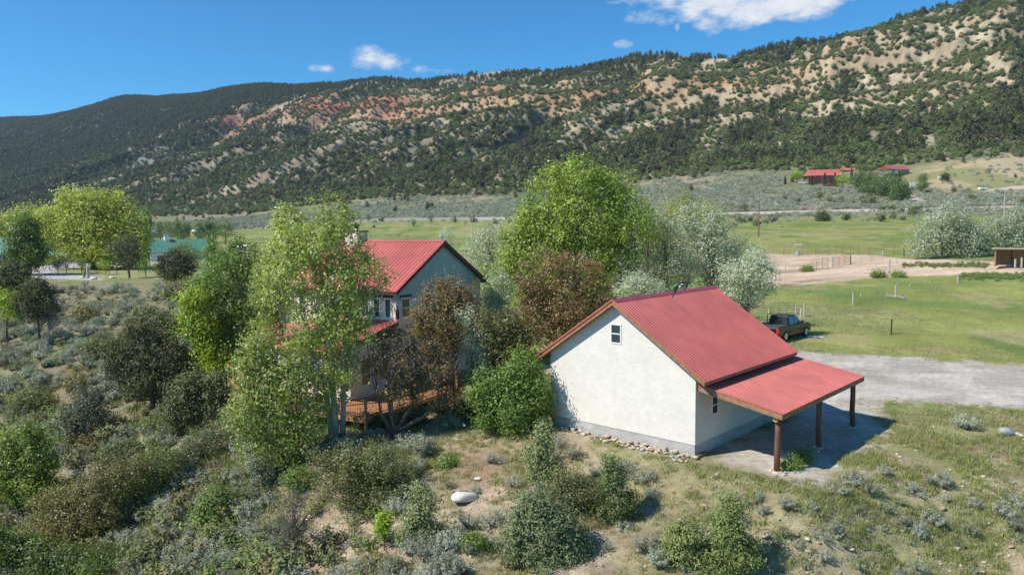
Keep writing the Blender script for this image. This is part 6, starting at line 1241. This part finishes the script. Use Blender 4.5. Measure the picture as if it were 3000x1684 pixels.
for i,(px,py,w) in enumerate([(2980,1272,16),(2992,1278,18),(3000,1290,18),(2985,1288,12),(2975,1280,10)]): boulder(px,py,w,.5,'white rock in the small heap at the right edge',4,310+i)['group']='white rock heap at the right edge'
def addrock(x,y,z,s,lb,gr,fl=1.):
    o=link('stone',ROCKS[rng.integers(0,8)],None,(x,y,z)); o.scale=(s*rng.uniform(.8,1.25),s,s*rng.uniform(.6,1.)); o.rotation_euler=(rng.normal()*.2,rng.normal()*.2,rng.uniform(0,6.28)); mi=(0,1,0,3,2,0,3,1)[[m_.name for m_ in ROCKS].index(o.data.name)]; cn=('pale','grey','pinkish','cream')[mi]; tag(o,lb.replace('pale',cn),'stone',cn+' '+gr)
# cobbles banked along the gable wall
n1=0
for i in range(170):
    t=rng.random()**.75; lx=1.6+7.9*t; wdt=.25+.75*t; ly=.40-rng.random()**1.3*wdt-.05
    w_=shed2w(lx,ly); s=rng.uniform(.07,.15); addrock(w_[0],w_[1],zat(*w_)+s*.25+max(0,.12*(1-abs(.4-ly)/wdt)),s,'pale rounded cobble banked against the shed foundation','cobbles along the shed foundation')
for i in range(22):
    w_=shed2w(12.96+rng.normal()*.35,(1.0,5.73,10.42)[i%3]+rng.normal()*.35); s=rng.uniform(.07,.16); addrock(w_[0],w_[1],zat(*w_)+s*.3,s,'pale stone around the footing of a porch post','stones round the porch posts')
for i in range(108):
    px=rng.uniform(1250,2990);py=rng.uniform(1380,1684)
    x,y,z=at(px,py,22,60); s=rng.uniform(.06,.16)
    if excl(np.array([x]),np.array([y]),.1)[0]: continue
    addrock(x,y,z+s*.2,s,'loose pale stone scattered in the grass below the shed','loose stones on the bank')
# rock outcrop on the mountain
ox,oy,oz=at(1655,455,500,1100); oc=thing('rock_outcrop','blocky tan sandstone outcrop on the slope above the cottonwood','rock outcrop',(ox,oy,oz))
SAND=pmat('sandstone',(.36,.25,.15),.9,var=.3,nscale=.5,bump=.5,bscale=1)
OM=[]
for i in range(3):
    me=rock(400+i,1,.8); me.materials.append(SAND); OM.append(me)
for i in range(26):
    o=link('block',OM[i%3],oc,(rng.uniform(-9,9),rng.uniform(-2,3),rng.uniform(-1,5)*(1-abs(i-13)/22))); s=rng.uniform(1.2,2.6); o.scale=(s*1.2,s,s*.7); o.rotation_euler=(rng.normal()*.3,rng.normal()*.3,rng.uniform(0,6.28))
# smaller stones: one mass
RT=[bpy.data.objects.new('stone',m) for m in ROCKS]
N_=30000; Y=np.exp(rng.uniform(math.log(23),math.log(110),N_)); X=rng.uniform(-.85,.78,N_)*(Y+3); zz=Z(X,Y)
d=np.clip((fbm(X/3.5,Y/3.5,8,3)-.40)*4,0,1)*np.maximum(S(-.05,-.5,zz),S(44,36,Y)*(X>6)*.40+S(-10,-14,X))*S(2.3,1.9,zz)
ok=(rng.random(N_)<d*.8)&~excl(X,Y,.1); X,Y,zz=X[ok],Y[ok],zz[ok]; k=len(X); 
scatter('pebbles',np.c_[X,Y,zz],rng.uniform(0,6.28,k),(.022+.085*rng.random(k)**2.2)*np.where(Y>50,1.5,1),rng.integers(0,8,k),RT,'small pale stones scattered over the bare slopes','stones')
print('pebbles',k)
N_=9000; Y=np.exp(rng.uniform(math.log(28),math.log(60),N_)); X=rng.uniform(-.1,.8,N_)*(Y+3); ok=(pdist(X,Y,DRIVE)>.1)|(pdist(X,Y,YARD)>.1); X,Y=X[ok],Y[ok]; k=len(X)
scatter('gravel',np.c_[X,Y,Z(X,Y)],rng.uniform(0,6.28,k),rng.uniform(.012,.035,k),rng.integers(0,8,k),RT,'loose gravel on the driveway','gravel')
print('TREE TRIS',TREE_TRIS)
# ================================================================ AIR
hm=bpy.data.materials.new('haze_air'); hm.use_nodes=True; t=hm.node_tree; t.nodes.clear()
pv=t.nodes.new('ShaderNodeVolumePrincipled'); pv.inputs['Color'].default_value=(.62,.80,1.0,1); pv.inputs['Density'].default_value=.00007; pv.inputs['Anisotropy'].default_value=.3
om=t.nodes.new('ShaderNodeOutputMaterial'); t.links.new(pv.outputs[0],om.inputs['Volume'])
mb=MB(); mb.box(-9100,9100,-3100,9100,-92,470); tag(mb.obj('haze',hm),kind='stuff',label='thin blue summer haze over the valley',cat='haze')
